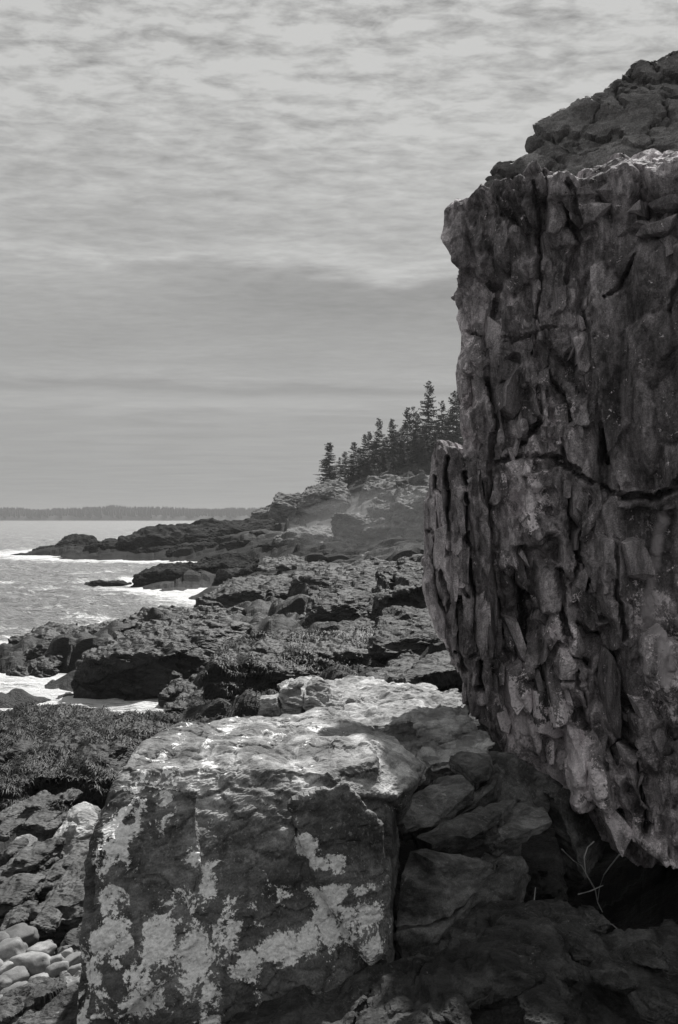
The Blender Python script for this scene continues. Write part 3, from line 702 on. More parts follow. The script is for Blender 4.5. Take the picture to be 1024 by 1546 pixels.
boulder = rock('lichen_boulder', bh, .0115, M_boulder, soft=3, attr={'chip': bd_attr},
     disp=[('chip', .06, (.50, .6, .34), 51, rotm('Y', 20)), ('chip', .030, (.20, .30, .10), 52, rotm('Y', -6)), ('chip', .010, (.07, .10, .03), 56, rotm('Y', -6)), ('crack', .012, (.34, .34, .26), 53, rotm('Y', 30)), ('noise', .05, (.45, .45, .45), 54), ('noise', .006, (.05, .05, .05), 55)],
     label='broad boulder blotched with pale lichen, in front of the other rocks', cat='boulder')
bv = vco(boulder)
lm_ = blobmask(bv, [(200,1215,20,30,.95),(175,1265,22,32,1),(160,1290,16,22,.95),(222,1180,16,14,.7),(245,1225,16,34,.8),(232,1200,10,16,.7),(300,1170,14,24,.7),(338,1165,10,12,.6),
    (462,1280,16,16,1),(492,1302,26,13,1),(520,1345,42,10,1),(500,1365,24,20,.9),(540,1390,30,30,.95),(480,1405,32,24,1),(430,1415,34,18,.95),(380,1425,22,16,.9),
    (320,1330,12,34,.75),(350,1372,18,26,.85),(300,1400,22,50,.85),(255,1400,26,40,.9),(240,1450,32,34,.9),(185,1390,26,36,.85),(165,1460,22,40,.8),(200,1510,18,20,.6),
    (330,1470,16,34,.9),(352,1505,9,12,.8),(268,1530,26,14,.85),(150,1510,20,34,.75),(175,1345,16,24,.75),(280,1340,20,16,.7),(560,1430,22,18,.8),(400,1340,30,10,.5),
    (130,1450,12,50,.6),(300,1285,12,10,.6),(455,1190,20,16,.5),(400,1180,16,18,.5),(345,1395,16,20,.8)], .12, 5.0, 1.12)
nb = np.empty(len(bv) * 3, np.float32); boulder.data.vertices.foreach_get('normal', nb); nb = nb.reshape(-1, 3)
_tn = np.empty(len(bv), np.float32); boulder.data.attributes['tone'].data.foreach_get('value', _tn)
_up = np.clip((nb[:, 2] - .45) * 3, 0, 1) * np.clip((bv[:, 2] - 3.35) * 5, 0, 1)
boulder.data.attributes['tone'].data.foreach_set('value', (_tn * (1 + 1.3 * _up)).astype(np.float32))      # sunlight painted in: upward faces of the top get a paler tone
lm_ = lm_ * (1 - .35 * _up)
set_attr(boulder.data, 'lichen', lm_)
# ------------------------------------------------------------------ rocks round the boulder
def slab(px0, px1, pt, pb, Y, deep, seed, rise=0.0, slope=0.1, skew=0.0, jit=.12, back=.8):
    """block whose front runs px0..px1, pt..pb in the photo at depth Y and whose top goes back deep metres, rising by rise"""
    r = random.Random(seed); wz = (px1 - px0) / FPX * Y; hz = (pb - pt) / FPX * Y; P = []
    for i in range(5):
        t = i / 4; e = (1 - (2 * t - 1) ** 4) * .0 + (.28 if i in (0, 4) else 0) * r.uniform(.3, 1)
        x, y, z = at(px0 + (px1 - px0) * t, pt, Y); z += skew * (t - .5) * wz
        P.append((x + r.uniform(-jit, jit) * wz * .3, y + r.uniform(0, jit) * deep, z - e * hz + r.uniform(-jit, .0) * hz))
        P.append((x + r.uniform(-jit, jit) * wz * .3 + slope * deep, y + deep * (back + r.uniform(0, .2)), z - e * hz * .5 + rise + r.uniform(-jit, 0) * hz))
        x, y, z = at(px0 + (px1 - px0) * t, pb, Y)
        P.append((x + r.uniform(-jit, jit) * wz * .3, y - r.uniform(0, .25) * hz, z - .05)); P.append((x + slope * deep, y + deep, z - .1))
    return P
def D(s, seed):
    """displacement set for a rock of about s metres"""
    A = rotm('Y', -14)
    return [('sharp', .07 * s, (.8 * s, .8 * s, .26 * s), seed, A), ('sharp', .04 * s, (.25 * s, .3 * s, .08 * s), seed + 1, A), ('noise', .04 * s, (.3 * s, .3 * s, .3 * s), seed + 2), ('noise', .012 * s, (.06 * s,) * 3, seed + 3)]
def P(*a): return [at(*p) for p in a]
# name, label, cat, hulls, voxel, material, size
ROCKS = [
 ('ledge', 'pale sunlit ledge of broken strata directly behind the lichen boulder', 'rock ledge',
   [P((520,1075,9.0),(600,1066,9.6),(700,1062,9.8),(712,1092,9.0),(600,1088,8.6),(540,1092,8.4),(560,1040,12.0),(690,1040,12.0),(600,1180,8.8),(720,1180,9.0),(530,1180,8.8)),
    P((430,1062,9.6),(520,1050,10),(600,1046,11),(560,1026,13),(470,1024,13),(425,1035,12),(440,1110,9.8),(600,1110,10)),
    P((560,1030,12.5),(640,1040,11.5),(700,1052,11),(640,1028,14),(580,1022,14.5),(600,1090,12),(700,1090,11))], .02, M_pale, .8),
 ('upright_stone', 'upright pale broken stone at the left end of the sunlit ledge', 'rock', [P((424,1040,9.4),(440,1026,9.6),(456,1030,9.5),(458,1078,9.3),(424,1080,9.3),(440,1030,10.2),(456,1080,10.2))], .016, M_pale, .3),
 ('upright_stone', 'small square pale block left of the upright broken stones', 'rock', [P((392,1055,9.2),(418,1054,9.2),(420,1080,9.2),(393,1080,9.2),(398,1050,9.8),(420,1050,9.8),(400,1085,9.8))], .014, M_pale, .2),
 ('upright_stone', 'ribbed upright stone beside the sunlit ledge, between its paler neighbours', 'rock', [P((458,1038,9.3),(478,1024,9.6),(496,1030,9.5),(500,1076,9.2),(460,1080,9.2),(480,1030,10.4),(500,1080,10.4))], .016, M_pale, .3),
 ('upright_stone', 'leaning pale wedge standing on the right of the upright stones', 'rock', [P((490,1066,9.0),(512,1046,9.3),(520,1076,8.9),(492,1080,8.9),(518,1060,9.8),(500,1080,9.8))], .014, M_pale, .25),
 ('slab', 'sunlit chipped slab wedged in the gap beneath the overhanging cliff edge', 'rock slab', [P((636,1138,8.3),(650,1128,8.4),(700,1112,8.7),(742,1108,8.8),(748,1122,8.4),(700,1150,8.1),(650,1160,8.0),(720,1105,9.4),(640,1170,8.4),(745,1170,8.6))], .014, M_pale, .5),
 ('stone', 'small bright wedge of stone at the left end of the chipped slab', 'rock', [P((600,1150,7.6),(625,1140,7.7),(640,1165,7.4),(628,1180,7.3),(600,1178,7.4),(620,1145,8.1),(640,1185,8.0))], .012, M_pale, .25),
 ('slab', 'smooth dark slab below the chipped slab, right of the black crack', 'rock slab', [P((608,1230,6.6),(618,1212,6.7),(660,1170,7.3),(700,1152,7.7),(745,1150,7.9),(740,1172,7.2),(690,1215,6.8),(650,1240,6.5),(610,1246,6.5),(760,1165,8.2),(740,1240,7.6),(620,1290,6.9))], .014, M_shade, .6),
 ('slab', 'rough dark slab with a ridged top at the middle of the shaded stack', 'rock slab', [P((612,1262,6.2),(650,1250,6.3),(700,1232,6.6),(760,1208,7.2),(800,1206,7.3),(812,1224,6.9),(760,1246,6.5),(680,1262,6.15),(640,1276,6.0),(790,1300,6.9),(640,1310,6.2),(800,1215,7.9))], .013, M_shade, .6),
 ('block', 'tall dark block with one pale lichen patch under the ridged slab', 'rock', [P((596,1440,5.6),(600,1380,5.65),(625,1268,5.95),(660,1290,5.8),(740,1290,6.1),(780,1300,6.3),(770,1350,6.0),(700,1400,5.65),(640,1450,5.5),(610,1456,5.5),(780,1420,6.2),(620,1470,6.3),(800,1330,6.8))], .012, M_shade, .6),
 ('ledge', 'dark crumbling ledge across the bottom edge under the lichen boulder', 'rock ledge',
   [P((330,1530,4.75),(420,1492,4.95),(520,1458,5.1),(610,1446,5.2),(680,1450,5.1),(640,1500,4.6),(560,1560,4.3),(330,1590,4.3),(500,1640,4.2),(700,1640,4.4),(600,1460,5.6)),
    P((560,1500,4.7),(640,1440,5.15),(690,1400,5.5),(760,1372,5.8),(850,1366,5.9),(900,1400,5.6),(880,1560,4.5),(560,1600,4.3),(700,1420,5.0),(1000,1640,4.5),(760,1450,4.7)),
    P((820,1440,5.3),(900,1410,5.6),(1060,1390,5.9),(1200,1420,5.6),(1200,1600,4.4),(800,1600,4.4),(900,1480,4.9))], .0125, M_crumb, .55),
 ('slab', 'long smooth slab with a dark front on the far side of the sunlit ledge', 'rock slab', [P((560,1010,14.5),(620,1000,15),(700,985,15.5),(720,1000,14.8),(600,1024,13.6),(560,1028,13.4),(700,1060,14.6),(570,1070,14),(710,985,18),(620,990,17.5))], .03, M_mid, 1.0),
 ('stone', 'steep leaning stone with a bright flank left of the lichen boulder', 'rock', [P((62,1298,8.0),(70,1276,8.1),(112,1226,8.6),(128,1214,8.8),(146,1222,8.6),(150,1240,8.3),(142,1300,8.1),(90,1316,7.8),(60,1318,7.8),(140,1228,9.6),(80,1300,9.4),(118,1232,8.3))], .014, M_pale, .45),
 ('stone', 'thin flat slab lying on the weed left of the steep leaning stone', 'rock', [slab(22,66,1218,1228,9.6,.5,901)], .014, M_beach, .2),
 ('stone', 'rounded stone between the thin flat slab and the mottled white stone', 'rock', [slab(22,66,1244,1266,8.8,.5,902)], .014, M_beach, .25),
 ('stone', 'mottled white stone standing left of the leaning stone', 'rock', [P((16,1272,8.0),(30,1262,8.1),(52,1264,8.1),(60,1282,7.9),(54,1302,7.8),(20,1300,7.8),(40,1260,8.6),(55,1300,8.6))], .013, M_pale, .25),
 ('stone', 'sloping grey stone in front of the mottled white one', 'rock', [slab(6,60,1298,1330,7.4,.5,904, skew=.1)], .013, M_beach, .3),
 ('stone', 'blocky stone with a curved bright top at the foot of the leaning stone', 'rock', [slab(76,140,1308,1336,7.4,.6,905)], .013, M_beach, .35),
 ('stone', 'low dark stone running up to the boulder, below the bright curved top', 'rock', [slab(24,140,1336,1368,7.0,.6,906, skew=.2)], .013, M_beach, .4),
 ('stone', 'large dark rounded stone with a lit rim beside the boulder flank', 'rock', [slab(40,142,1366,1432,6.4,.7,907, jit=.2)], .013, M_beach, .45),
 ('stone', 'flat topped stone cut by the left edge above the pale cobbles', 'rock', [slab(-40,22,1362,1392,6.6,.6,908)], .013, M_beach, .3),
 ('stone', 'dark stone at the left edge above the flat topped one', 'rock', [slab(-40,26,1332,1356,7.2,.6,909)], .013, M_beach, .3),
 ('stone', 'slanting ridged wedge pressed against the boulder above the cobbles', 'rock', [P((92,1448,5.9),(98,1420,6.0),(134,1378,6.4),(140,1400,6.2),(134,1450,5.8),(120,1462,5.8),(132,1400,6.9),(110,1460,6.6))], .011, M_beach, .3),
 ('stone', 'pale squared stone between the cobbles and the boulder foot', 'rock', [P((68,1480,5.6),(84,1458,5.7),(128,1440,5.9),(130,1460,5.7),(110,1498,5.45),(90,1510,5.4),(120,1450,6.2),(110,1510,6.0))], .010, M_cobble, .25),
 ('slab', 'dark slanting slab lying across the bottom left among pale cobbles', 'rock slab', [P((-30,1520,5.25),(20,1486,5.4),(82,1472,5.5),(96,1492,5.35),(60,1512,5.2),(-30,1556,5.0),(80,1470,5.8),(-30,1500,5.8),(90,1520,5.4))], .010, M_beach, .35),
 ('slab', 'grey sloping bedrock slab in the bottom left corner under the cobbles', 'rock slab', [P((-60,1560,5.0),(40,1524,5.15),(118,1490,5.35),(130,1520,5.2),(120,1600,4.8),(-60,1620,4.7),(120,1500,6.0),(-60,1540,5.6))], .011, M_beach, .4),
 ('block', 'dark block filling the gap beneath the cliff edge behind the smooth slab', 'rock', [P((700,1120,9.2),(760,1130,9.2),(830,1200,9.6),(905,1225,10.2),(900,1275,9.8),(840,1340,8.6),(720,1340,8.4),(690,1240,8.6),(690,1150,9.0),(800,1180,10.4),(860,1300,10.2),(700,1330,10.0))], .022, M_shade, .6),
 ('block', 'dark rough block low in the hollow right of the ridged slab', 'rock', [slab(745,860,1310,1372,7.6,1.2,955,jit=.2)], .016, M_wet, .4),  # wet stone picked for its darkness, standing in for the hollow's black shade
 # mid distance
 ('rock', 'dark weedy rock mass at the middle of the main ledge beside the tidal pool', 'rock', [slab(120,330,985,1062,27.2,4,910, rise=.6, jit=.2), slab(170,300,965,1010,29.5,3,911, rise=.4, jit=.2)], .05, M_wet, 1.8),
 ('rock', 'weed covered rock at the right end of the tidal pool', 'rock', [slab(240,400,1060,1100,23.5,4,912, rise=.3, jit=.2)], .045, M_wet, 1.3),
 ('rock', 'long low rock at the seaward tip of the main ledge', 'rock', [slab(10,190,968,1000,35,3.5,913, rise=.3, jit=.15)], .055, M_wet, 1.4),
 ('rock', 'dark humped rock on the skyline of the main ledge near the surf', 'rock', [slab(170,330,946,975,38,4,914, rise=.5, jit=.15)], .06, M_wet, 1.6),
 ('rock', 'square cut rock block at the head of the second surf inlet', 'rock', [slab(300,470,892,950,48,8,915, rise=.5, jit=.12)], .08, M_mid, 2.2),
 ('rock', 'rounded rock standing in the foam in front of the square cut block', 'rock', [slab(315,362,888,906,60,3,916, rise=.2, jit=.2)], .08, M_wet, 1.4),
 ('rock', 'big angular rock with pale side halfway along the shore ledges', 'rock', [slab(460,570,905,975,32,5,917, rise=.5, jit=.2)], .06, M_mid, 2.0),
 ('rock', 'angular rock with a sunlit shoulder close to the cliff pillar', 'rock', [slab(555,680,880,975,27,4,918, rise=.7, jit=.2, skew=.1)], .05, M_mid, 1.8),
 ('rock', 'small block with a bright top between the two angular rocks', 'rock', [slab(500,560,955,990,25,1.6,919, rise=.2, jit=.2)], .045, M_mid, .8),
 ('rock', 'layered rock against the cliff pillar above the long smooth slab', 'rock', [slab(560,700,960,1000,19,3,920, rise=.4, jit=.2)], .04, M_mid, 1.2),
 ('rock', 'low weedy rock between the dark mass and the sunlit ledge', 'rock', [slab(300,470,1000,1050,21,3.5,921, rise=.2, jit=.2)], .04, M_wet, 1.2),
 ('rock', 'low dark rock on the right of the main ledge below the angular rocks', 'rock', [slab(420,600,985,1020,21.5,3,922, rise=.2, jit=.2)], .04, M_wet, 1.2),
 ('rock', 'weed hung rock on the near shore of the tidal pool at the left edge', 'rock', [slab(-60,130,1098,1125,20.0,2,923, rise=.1, jit=.2)], .04, M_wet, 1.2),
 ('rock', 'weed hung rock on the near side of the pool next to the boulder top', 'rock', [slab(110,230,1116,1150,17,2,924, rise=.1, jit=.2)], .035, M_wet, 1.0),
 ('rock', 'weed draped mound in front of the pool rocks, left of the boulder shoulder', 'rock', [slab(15,165,1168,1222,11.8,2,925, rise=.2, jit=.2)], .025, M_wet, .9),
 ('rock', 'dark wet rock cut by the left edge beside the weed draped mound', 'rock', [slab(-60,22,1188,1232,11.2,1.6,926, rise=.1, jit=.2)], .025, M_wet, .8),
 ('rock', 'low weedy hump between the pool rocks and the draped mound', 'rock', [slab(60,190,1140,1175,14.5,2,927, rise=.1, jit=.2)], .03, M_wet, .9),
 ('rock', 'weedy hump at the left edge above the draped mound', 'rock', [slab(-60,60,1138,1180,14.2,2,928, rise=.1, jit=.2)], .03, M_wet, .9),
 # the sea points
 ('rock', 'flat black rock alone in the surf off the second point', 'sea rock', [slab(118,186,878,890,72,2.2,930, jit=.3)], .09, M_far, 1.6),
 ('rock', 'thin black rock awash left of the flat surf rock', 'sea rock', [slab(38,88,886,893,69,1.5,931, jit=.3)], .09, M_far, 1.2),
 ('rock', 'small black rock at the left edge in the waves', 'sea rock', [slab(-20,6,980,1000,35.5,1.0,932, jit=.25)], .05, M_far, .7),
 ('rock', 'pointed dark rock at the end of the second point', 'sea rock', [slab(205,300,862,888,71,4,933, rise=.5, jit=.2)], .10, M_far, 2.0),
 ('rock', 'jagged rock with a knob on the crest of the second point', 'sea rock', [slab(285,372,850,884,73,5,934, rise=.6, jit=.25), slab(300,330,846,870,75,2,935, jit=.2)], .10, M_far, 2.0),
 ('rock', 'blocky black rock at the tip of the far point', 'sea rock', [slab(75,132,814,836,140,6,936, rise=.6, jit=.2)], .16, M_far, 3),
 ('rock', 'low black skerry at the very end of the far point', 'sea rock', [slab(44,90,826,836,143,6,937, rise=.2, jit=.3)], .16, M_far, 2.5),
 ('rock', 'small knob of black rock second from the tip of the far point', 'sea rock', [slab(142,172,815,838,135,4,938, rise=.3, jit=.25)], .16, M_far, 2.5),
 ('rock', 'long dark ridge of rock rising along the far point', 'sea rock', [slab(165,330,806,845,122,10,939, rise=1.2, jit=.15, skew=.05), slab(230,400,798,840,126,10,940, rise=1.2, jit=.15, skew=.05)], .2, M_far, 5),
 ('rock', 'square block standing on the skyline of the far point', 'rock', [slab(290,328,785,806,134,4,941, jit=.2), slab(300,318,782,800,136,3,942, jit=.2)], .17, M_far, 2),
 ('rock', 'tilted block on the far point, right of the square skyline block', 'rock', [slab(330,372,790,808,133,4,943, jit=.2, skew=.15)], .17, M_far, 2),
 ('rock', 'pale craggy outcrop where the far point meets the wooded hill', 'rock', [slab(402,450,756,800,140,8,944, rise=2, jit=.25), slab(380,420,770,800,142,7,945, rise=1, jit=.2)], .22, M_head, 4),
 ('boulder', 'huge dark square boulder at the foot of the wooded hill', 'boulder', [slab(500,556,774,836,108,5,946, rise=.2, jit=.12)], .14, M_head, 2.6),
 ('rock', 'smooth pale dome of rock beside the huge dark boulder', 'rock', [slab(550,610,772,832,107,7,947, rise=2.5, jit=.2, skew=.2)], .2, M_head, 4),
 ('rock', 'smooth pale rock dome half hidden by the cliff pillar', 'rock', [slab(595,700,740,832,105,9,948, rise=2.5, jit=.2)], .22, M_head, 5),
 ('rock', 'bare pale rock slope under the spruces, left of the hill shrubs', 'rock', [slab(548,604,733,760,138,9,949, rise=2, jit=.2)], .25, M_head, 4),
 ('rock', 'grey outcrop above the huge boulder, below the lone spruce', 'rock', [slab(450,520,742,775,140,9,950, rise=2, jit=.25)], .25, M_head, 4),
 ('rock', 'low striped ledge in the misty hollow left of the huge boulder', 'rock', [slab(415,505,800,832,112,8,951, rise=.6, jit=.2)], .2, M_head, 3),
 ('rock', 'low ledge at the foot of the pale domes near the pillar', 'rock', [slab(540,660,842,872,78,6,952, rise=.5, jit=.2)], .14, M_mid, 2.4),
 ('rock', 'broad low rock in the misty hollow behind the second surf inlet', 'rock', [slab(380,500,852,885,76,6,953, rise=.5, jit=.2)], .14, M_mid, 2.4),
 ('rock', 'broken ledge with pale top right of the second surf inlet', 'rock', [slab(450,640,872,905,48,6,954, rise=.6, jit=.2)], .10, M_mid, 2.2),
]
ORD = ['first', 'second', 'third', 'fourth', 'fifth', 'sixth', 'seventh', 'eighth', 'ninth', 'tenth', 'eleventh', 'twelfth']
for i, (px, py, w_, h_, Y) in enumerate([(100,828,44,12,138),(150,826,50,14,130),(192,822,46,14,128),(228,832,60,12,120),(250,812,44,14,130),(282,826,64,14,118),(318,812,50,14,124),(350,824,60,14,116),(382,808,54,16,124),(404,826,56,14,112)]):
    ROCKS.append(('rock', ORD[i] + ' jagged dark ledge from the seaward end of the far point', 'sea rock', [slab(px - w_ / 2, px + w_ / 2, py - h_ / 2, py + h_, Y, 5, 1000 + i, jit=.3, skew=.12)], .17, M_far, 3))
for i, (px, py, w_, h_, Y) in enumerate([(238,868,44,10,72),(272,862,40,12,74),(345,866,50,14,71),(388,872,56,14,70),(420,862,46,14,76),(448,878,50,12,70)]):
    ROCKS.append(('rock', ORD[i] + ' jagged low ledge from the tip of the second point', 'sea rock', [slab(px - w_ / 2, px + w_ / 2, py - h_ / 2, py + h_, Y, 3, 1020 + i, jit=.3, skew=.12)], .11, M_far, 1.8))
for i, (px, py, w_, h_, Y, t_) in enumerate([(60,985,70,12,33,'at the seaward tip'),(130,960,80,14,36,'above the seaward tip'),(40,1015,70,14,30.5,'at the left edge behind the pool'),(90,1035,60,12,29,'just behind the left end of the pool'),(230,955,80,16,37,'on the seaward brow'),
     (300,975,90,18,31,'behind the big weedy mass'),(380,960,80,18,33,'below the square cut block'),(350,1000,80,16,27.5,'right of the big weedy mass'),(430,1005,90,18,25.5,'in the middle of the weedy hollow'),(420,975,70,16,30,'left of the big angular rock'),
     (500,1000,70,16,25,'in front of the small bright topped block'),(270,1045,60,16,26,'over the right end of the pool'),(530,940,60,20,34,'behind the big angular rock'),(600,930,70,22,31,'on top of the ledges beside the cliff'),(480,930,70,16,38,'right of the square cut block'),(580,1000,60,14,22,'just beyond the long smooth slab')]):
    ROCKS.append(('rock', 'jagged wet ledge of the main shore, ' + t_, 'rock ledge', [slab(px - w_ / 2, px + w_ / 2, py - h_ / 2, py + h_, Y, 2.2, 1040 + i, jit=.3, skew=.15, rise=.15)], .05, M_wet if i % 3 else M_mid, 1.3))
weed_src = []
def sharp_rock(name, hulls, m, s, seed, label, cat):
    bm = poly_mesh(hulls); bmesh.ops.subdivide_edges(bm, edges=bm.edges[:], cuts=13, use_grid_fill=True); bmesh.ops.triangulate(bm, faces=bm.faces[:]); bm.normal_update()
    v = np.array([q.co[:] for q in bm.verts], np.float32); nn = np.array([q.normal[:] for q in bm.verts], np.float32); A = rotm('Y', -14); t = 1.0; d = 0
    for amp, sc, sd_ in ((.05, (.6, .6, .2), 1), (.02, (.2, .2, .07), 2)):
        h, tn_ = chips((v @ A.astype(np.float32).T) / (np.array(sc, np.float32) * s), seed + sd_, tilt=1.0, side=4.0); d = d + amp * s * h; t = t * (.6 + .8 * tn_)
    v2 = v + nn * (d + .03 * s * fbm(v / (.25 * s), 4, seed))[:, None]
    me = bpy.data.meshes.new(name); bm.to_mesh(me); bm.free(); me.materials.append(m)
    c = np.array([(v2[:, 0].min() + v2[:, 0].max()) / 2, (v2[:, 1].min() + v2[:, 1].max()) / 2, v2[:, 2].min()], np.float32)
    me.vertices.foreach_set('co', (v2 - c).ravel()); me.update(); set_attr(me, 'tone', t)
    o = bpy.data.objects.new(name, me); COL.objects.link(o); o.location = c.tolist(); return tag(o, label, cat)
for i, (nm, lab, cat, hulls, vx, mat, s) in enumerate(ROCKS):
    if mat is M_shade and nm != 'ledge':
        HH = []
        for j, h in enumerate(hulls): HH += beds(h, 3 if 'tall' in lab else 2, 60 + i, tilt=(-.2, 0), joints=1, shift=.14)
        sharp_rock(nm, HH, mat, s, 100 + i * 7, lab, cat); continue
    H_ = []
    for j, h in enumerate(hulls):
        P_ = np.ptp(np.array(h), axis=0); H_ += beds(h, max(2, min(6, int(P_[2] / (.16 * s) + 1))), 300 + i * 5 + j, tilt=(-.25, .04), joints=2 if s > .5 else 1)
    o = rock(nm, H_, vx, mat, soft=1, disp=D(s, 100 + i * 7), label=lab, cat=cat)
    if mat is M_wet and nm == 'rock' and o.location.y < 25: weed_src.append(o)

# ------------------------------------------------------------------ broken stones on the dark ledge, and on the left beach
BS = [(470,1496,52,20,4.95,'flat dark chip of stone near the left end of the bottom ledge'),(560,1470,60,22,5.0,'long dark stone lying on the bottom ledge below the black crack'),(640,1478,56,34,4.8,'angular dark stone on the bottom ledge left of centre'),
 (700,1440,60,30,5.1,'tilted grey stone at the crown of the bottom ledge'),(735,1500,70,40,4.6,'wide dark stone on the front of the bottom ledge'),(790,1450,50,26,4.9,'thin plate of stone leaning on the bottom ledge under the twig'),
 (850,1480,62,30,4.8,'small grey plate beside the leaning one, bottom right'),(880,1440,40,22,5.1,'dark stone chip in the shade under the twig'),(930,1500,70,40,4.7,'broken dark stone near the bottom right corner'),
 (985,1455,60,34,5.0,'dark stone touching the right edge above the corner'),(1000,1530,70,40,4.5,'stone cut by the bottom right corner'),(830,1535,80,34,4.4,'dark stone cut by the bottom edge right of centre'),(600,1530,80,30,4.5,'long stone cut by the bottom edge at the centre'),
 (690,1540,60,26,4.4,'stone cut by the bottom edge between two larger ones'),(520,1530,60,24,4.6,'dark stone cut by the bottom edge left of centre'),(900,1400,50,26,5.6,'dark stone at the mouth of the black hollow'),(770,1400,60,26,5.4,'slanting stone on the bottom ledge below the ridged slab')]
for i, (px, py, w_, h_, Y, lab) in enumerate(BS):
    o = rock('stone', beds(lump(px, py, w_, h_, Y, 700 + i, .3, lean=-.3), 2, i, joints=0), .009, M_crumb, soft=0, disp=D(.2, 700 + i), label=lab)
LS = [(8,1236,40,20,8.9,'small dark stone at the left edge beside the thin flat slab'),(70,1250,40,18,8.9,'dark stone below the right end of the thin flat slab'),(76,1330,44,24,7.3,'small block between the sloping stone and the boulder'),
 (30,1352,54,22,6.9,'dark angular stone under the sloping grey stone'),(90,1350,40,26,6.9,'angular stone in the dark gap beside the boulder'),(16,1396,44,18,6.3,'flat dark stone just above the cobble heap'),(64,1402,44,26,6.2,'dark stone above the cobbles with a lit edge'),
 (6,1300,34,30,7.7,'dark stone cut by the left edge next to the mottled white stone'),(110,1340,40,20,7.0,'narrow stone wedged against the boulder flank'),(4,1262,34,22,8.3,'grey stone cut by the left edge above the dark one'),(86,1284,30,24,8.2,'small stone in the shadow of the leaning stone'),
 (50,1216,50,16,10.2,'low stone at the foot of the weed draped mound'),(100,1206,40,14,10.4,'thin stone behind the peak of the leaning stone')]
for i, (px, py, w_, h_, Y, lab) in enumerate(LS):
    o = rock('stone', beds(lump(px, py, w_, h_, Y, 800 + i, .5, lean=-.4), 2, i, joints=0), .012, M_beach, soft=0, disp=D(.25, 800 + i), label=lab)

# ------------------------------------------------------------------ cobbles
rc = random.Random(5)
def cobble_mesh(seed):
    bm = bmesh.new(); bmesh.ops.create_icosphere(bm, subdivisions=4, radius=1)
    v = np.array([p.co[:] for p in bm.verts], np.float32)
    m_ = np.abs(v).max(1, keepdims=True); v = v / m_ ** .35
    v += v * (.35 * fbm(v * .9 + seed * 7, 3, seed)[:, None]); v += v * (.03 * fbm(v * 6, 2, seed)[:, None])
    for p, c in zip(bm.verts, v): p.co = c.tolist()
    me = bpy.data.meshes.new('cobble'); bm.to_mesh(me); bm.free(); me.materials.append(M_cobble); set_attr(me, 'tone', np.full(len(me.vertices), (.65, .9, 1.1, .75, 1.2, .95)[seed % 6]))
    me.polygons.foreach_set('use_smooth', [True] * len(me.polygons)); return me
cms = [cobble_mesh(k) for k in range(6)]
spots = [(22,1418,62,30),(12,1444,56,40),(60,1436,40,22),(76,1455,36,22),(6,1466,36,20),(44,1458,60,36),(104,1456,52,20),(88,1472,36,36),(20,1478,48,22),(-14,1430,50,34),
         (60,1478,30,16),(112,1470,30,22),(-10,1490,50,26),(24,1498,40,20),(62,1520,46,18),(20,1532,52,22),(100,1440,22,14),(40,1416,22,12),(52,1448,22,12),(8,1455,20,10),
         (86,1500,30,18),(108,1492,26,18),(-8,1520,40,22),(78,1540,40,18),(40,1545,36,16),(70,1426,18,10),(96,1530,30,16),(116,1512,20,20),(30,1514,26,12),(-20,1466,40,26)]
for i, (px, py, w_, h_) in enumerate(spots):
    Y = 5.0 + (1560 - py) / 130 * .95; X, _, Z = at(px, py, Y)
    o = bpy.data.objects.new('cobble', cms[i % 6]); COL.objects.link(o)
    k = Y / FPX / 2
    o.location = (X, Y + h_ * k * .3, Z - h_ * k * .2); o.scale = (w_ * k * 1.05, w_ * k * rc.uniform(.7, 1.0), h_ * k * 1.05)
    o.rotation_euler = (rc.uniform(-.3, .3), rc.uniform(-.45, -.1), rc.uniform(-.7, .7))
    tag(o, 'smooth rounded pale cobble heaped with others below the flank of the boulder', 'cobble', 'cobbles heaped at the bottom left')
rows = [('top', 0, 1435), ('second', 1435, 1462), ('third', 1462, 1484), ('fourth', 1484, 1508), ('lowest', 1508, 1700)]
cobs = [o for o in COL.objects if o.name.split('.')[0] == 'cobble']
for rn_, a_, b_ in rows:
    row = sorted([(sp[0], o) for sp, o in zip(spots, cobs) if a_ <= sp[1] < b_], key=lambda t: t[0])
    for j, (_, o) in enumerate(row): o['label'] = ['first', 'second', 'third', 'fourth', 'fifth', 'sixth', 'seventh', 'eighth', 'ninth', 'tenth'][j] + ' smooth pale cobble from the left in the ' + rn_ + ' row of the heap'
tag(cobs[0], 'largest smooth pale cobble, on top of the heap at the left edge', 'cobble', 'cobbles heaped at the bottom left')

# ------------------------------------------------------------------ seaweed
rs = np.random.RandomState(3)
def ribbons(pos, nor, ln, wd, seed):
    n = len(pos); r = np.random.RandomState(seed)
    down = np.array([0, -.35, -1.2]) + r.normal(0, .5, (n, 3)); t = down - (down * nor).sum(1, keepdims=True) * nor
    t /= np.linalg.norm(t, axis=1, keepdims=True) + 1e-6; b = np.cross(nor, t)
    L = ln * r.uniform(.5, 1.4, (n, 1)); Wd = wd * r.uniform(.6, 1.4, (n, 1)); lift = L * r.uniform(.08, .35, (n, 1))
    c0 = pos - nor * .02; c1 = pos + t * L * .5 + nor * lift; c2 = pos + t * L + nor * lift * .2 + b * L * r.uniform(-.3, .3, (n, 1))
    V = np.stack([c0 - b * Wd * .5, c0 + b * Wd * .5, c1 - b * Wd, c1 + b * Wd, c2 - b * Wd * .4, c2 + b * Wd * .4], 1).reshape(-1, 3)
    i0 = np.arange(n)[:, None] * 6
    F = np.concatenate([i0 + np.array([[0, 1, 3, 2]]), i0 + np.array([[2, 3, 5, 4]])])
    return V, F
tn = vnormals(np.stack([tX, tY, tZ], 1).astype(np.float32), tF)
dens = fbm(np.stack([tX * .25, tY * .25, tX * 0], 1), 3, 90)
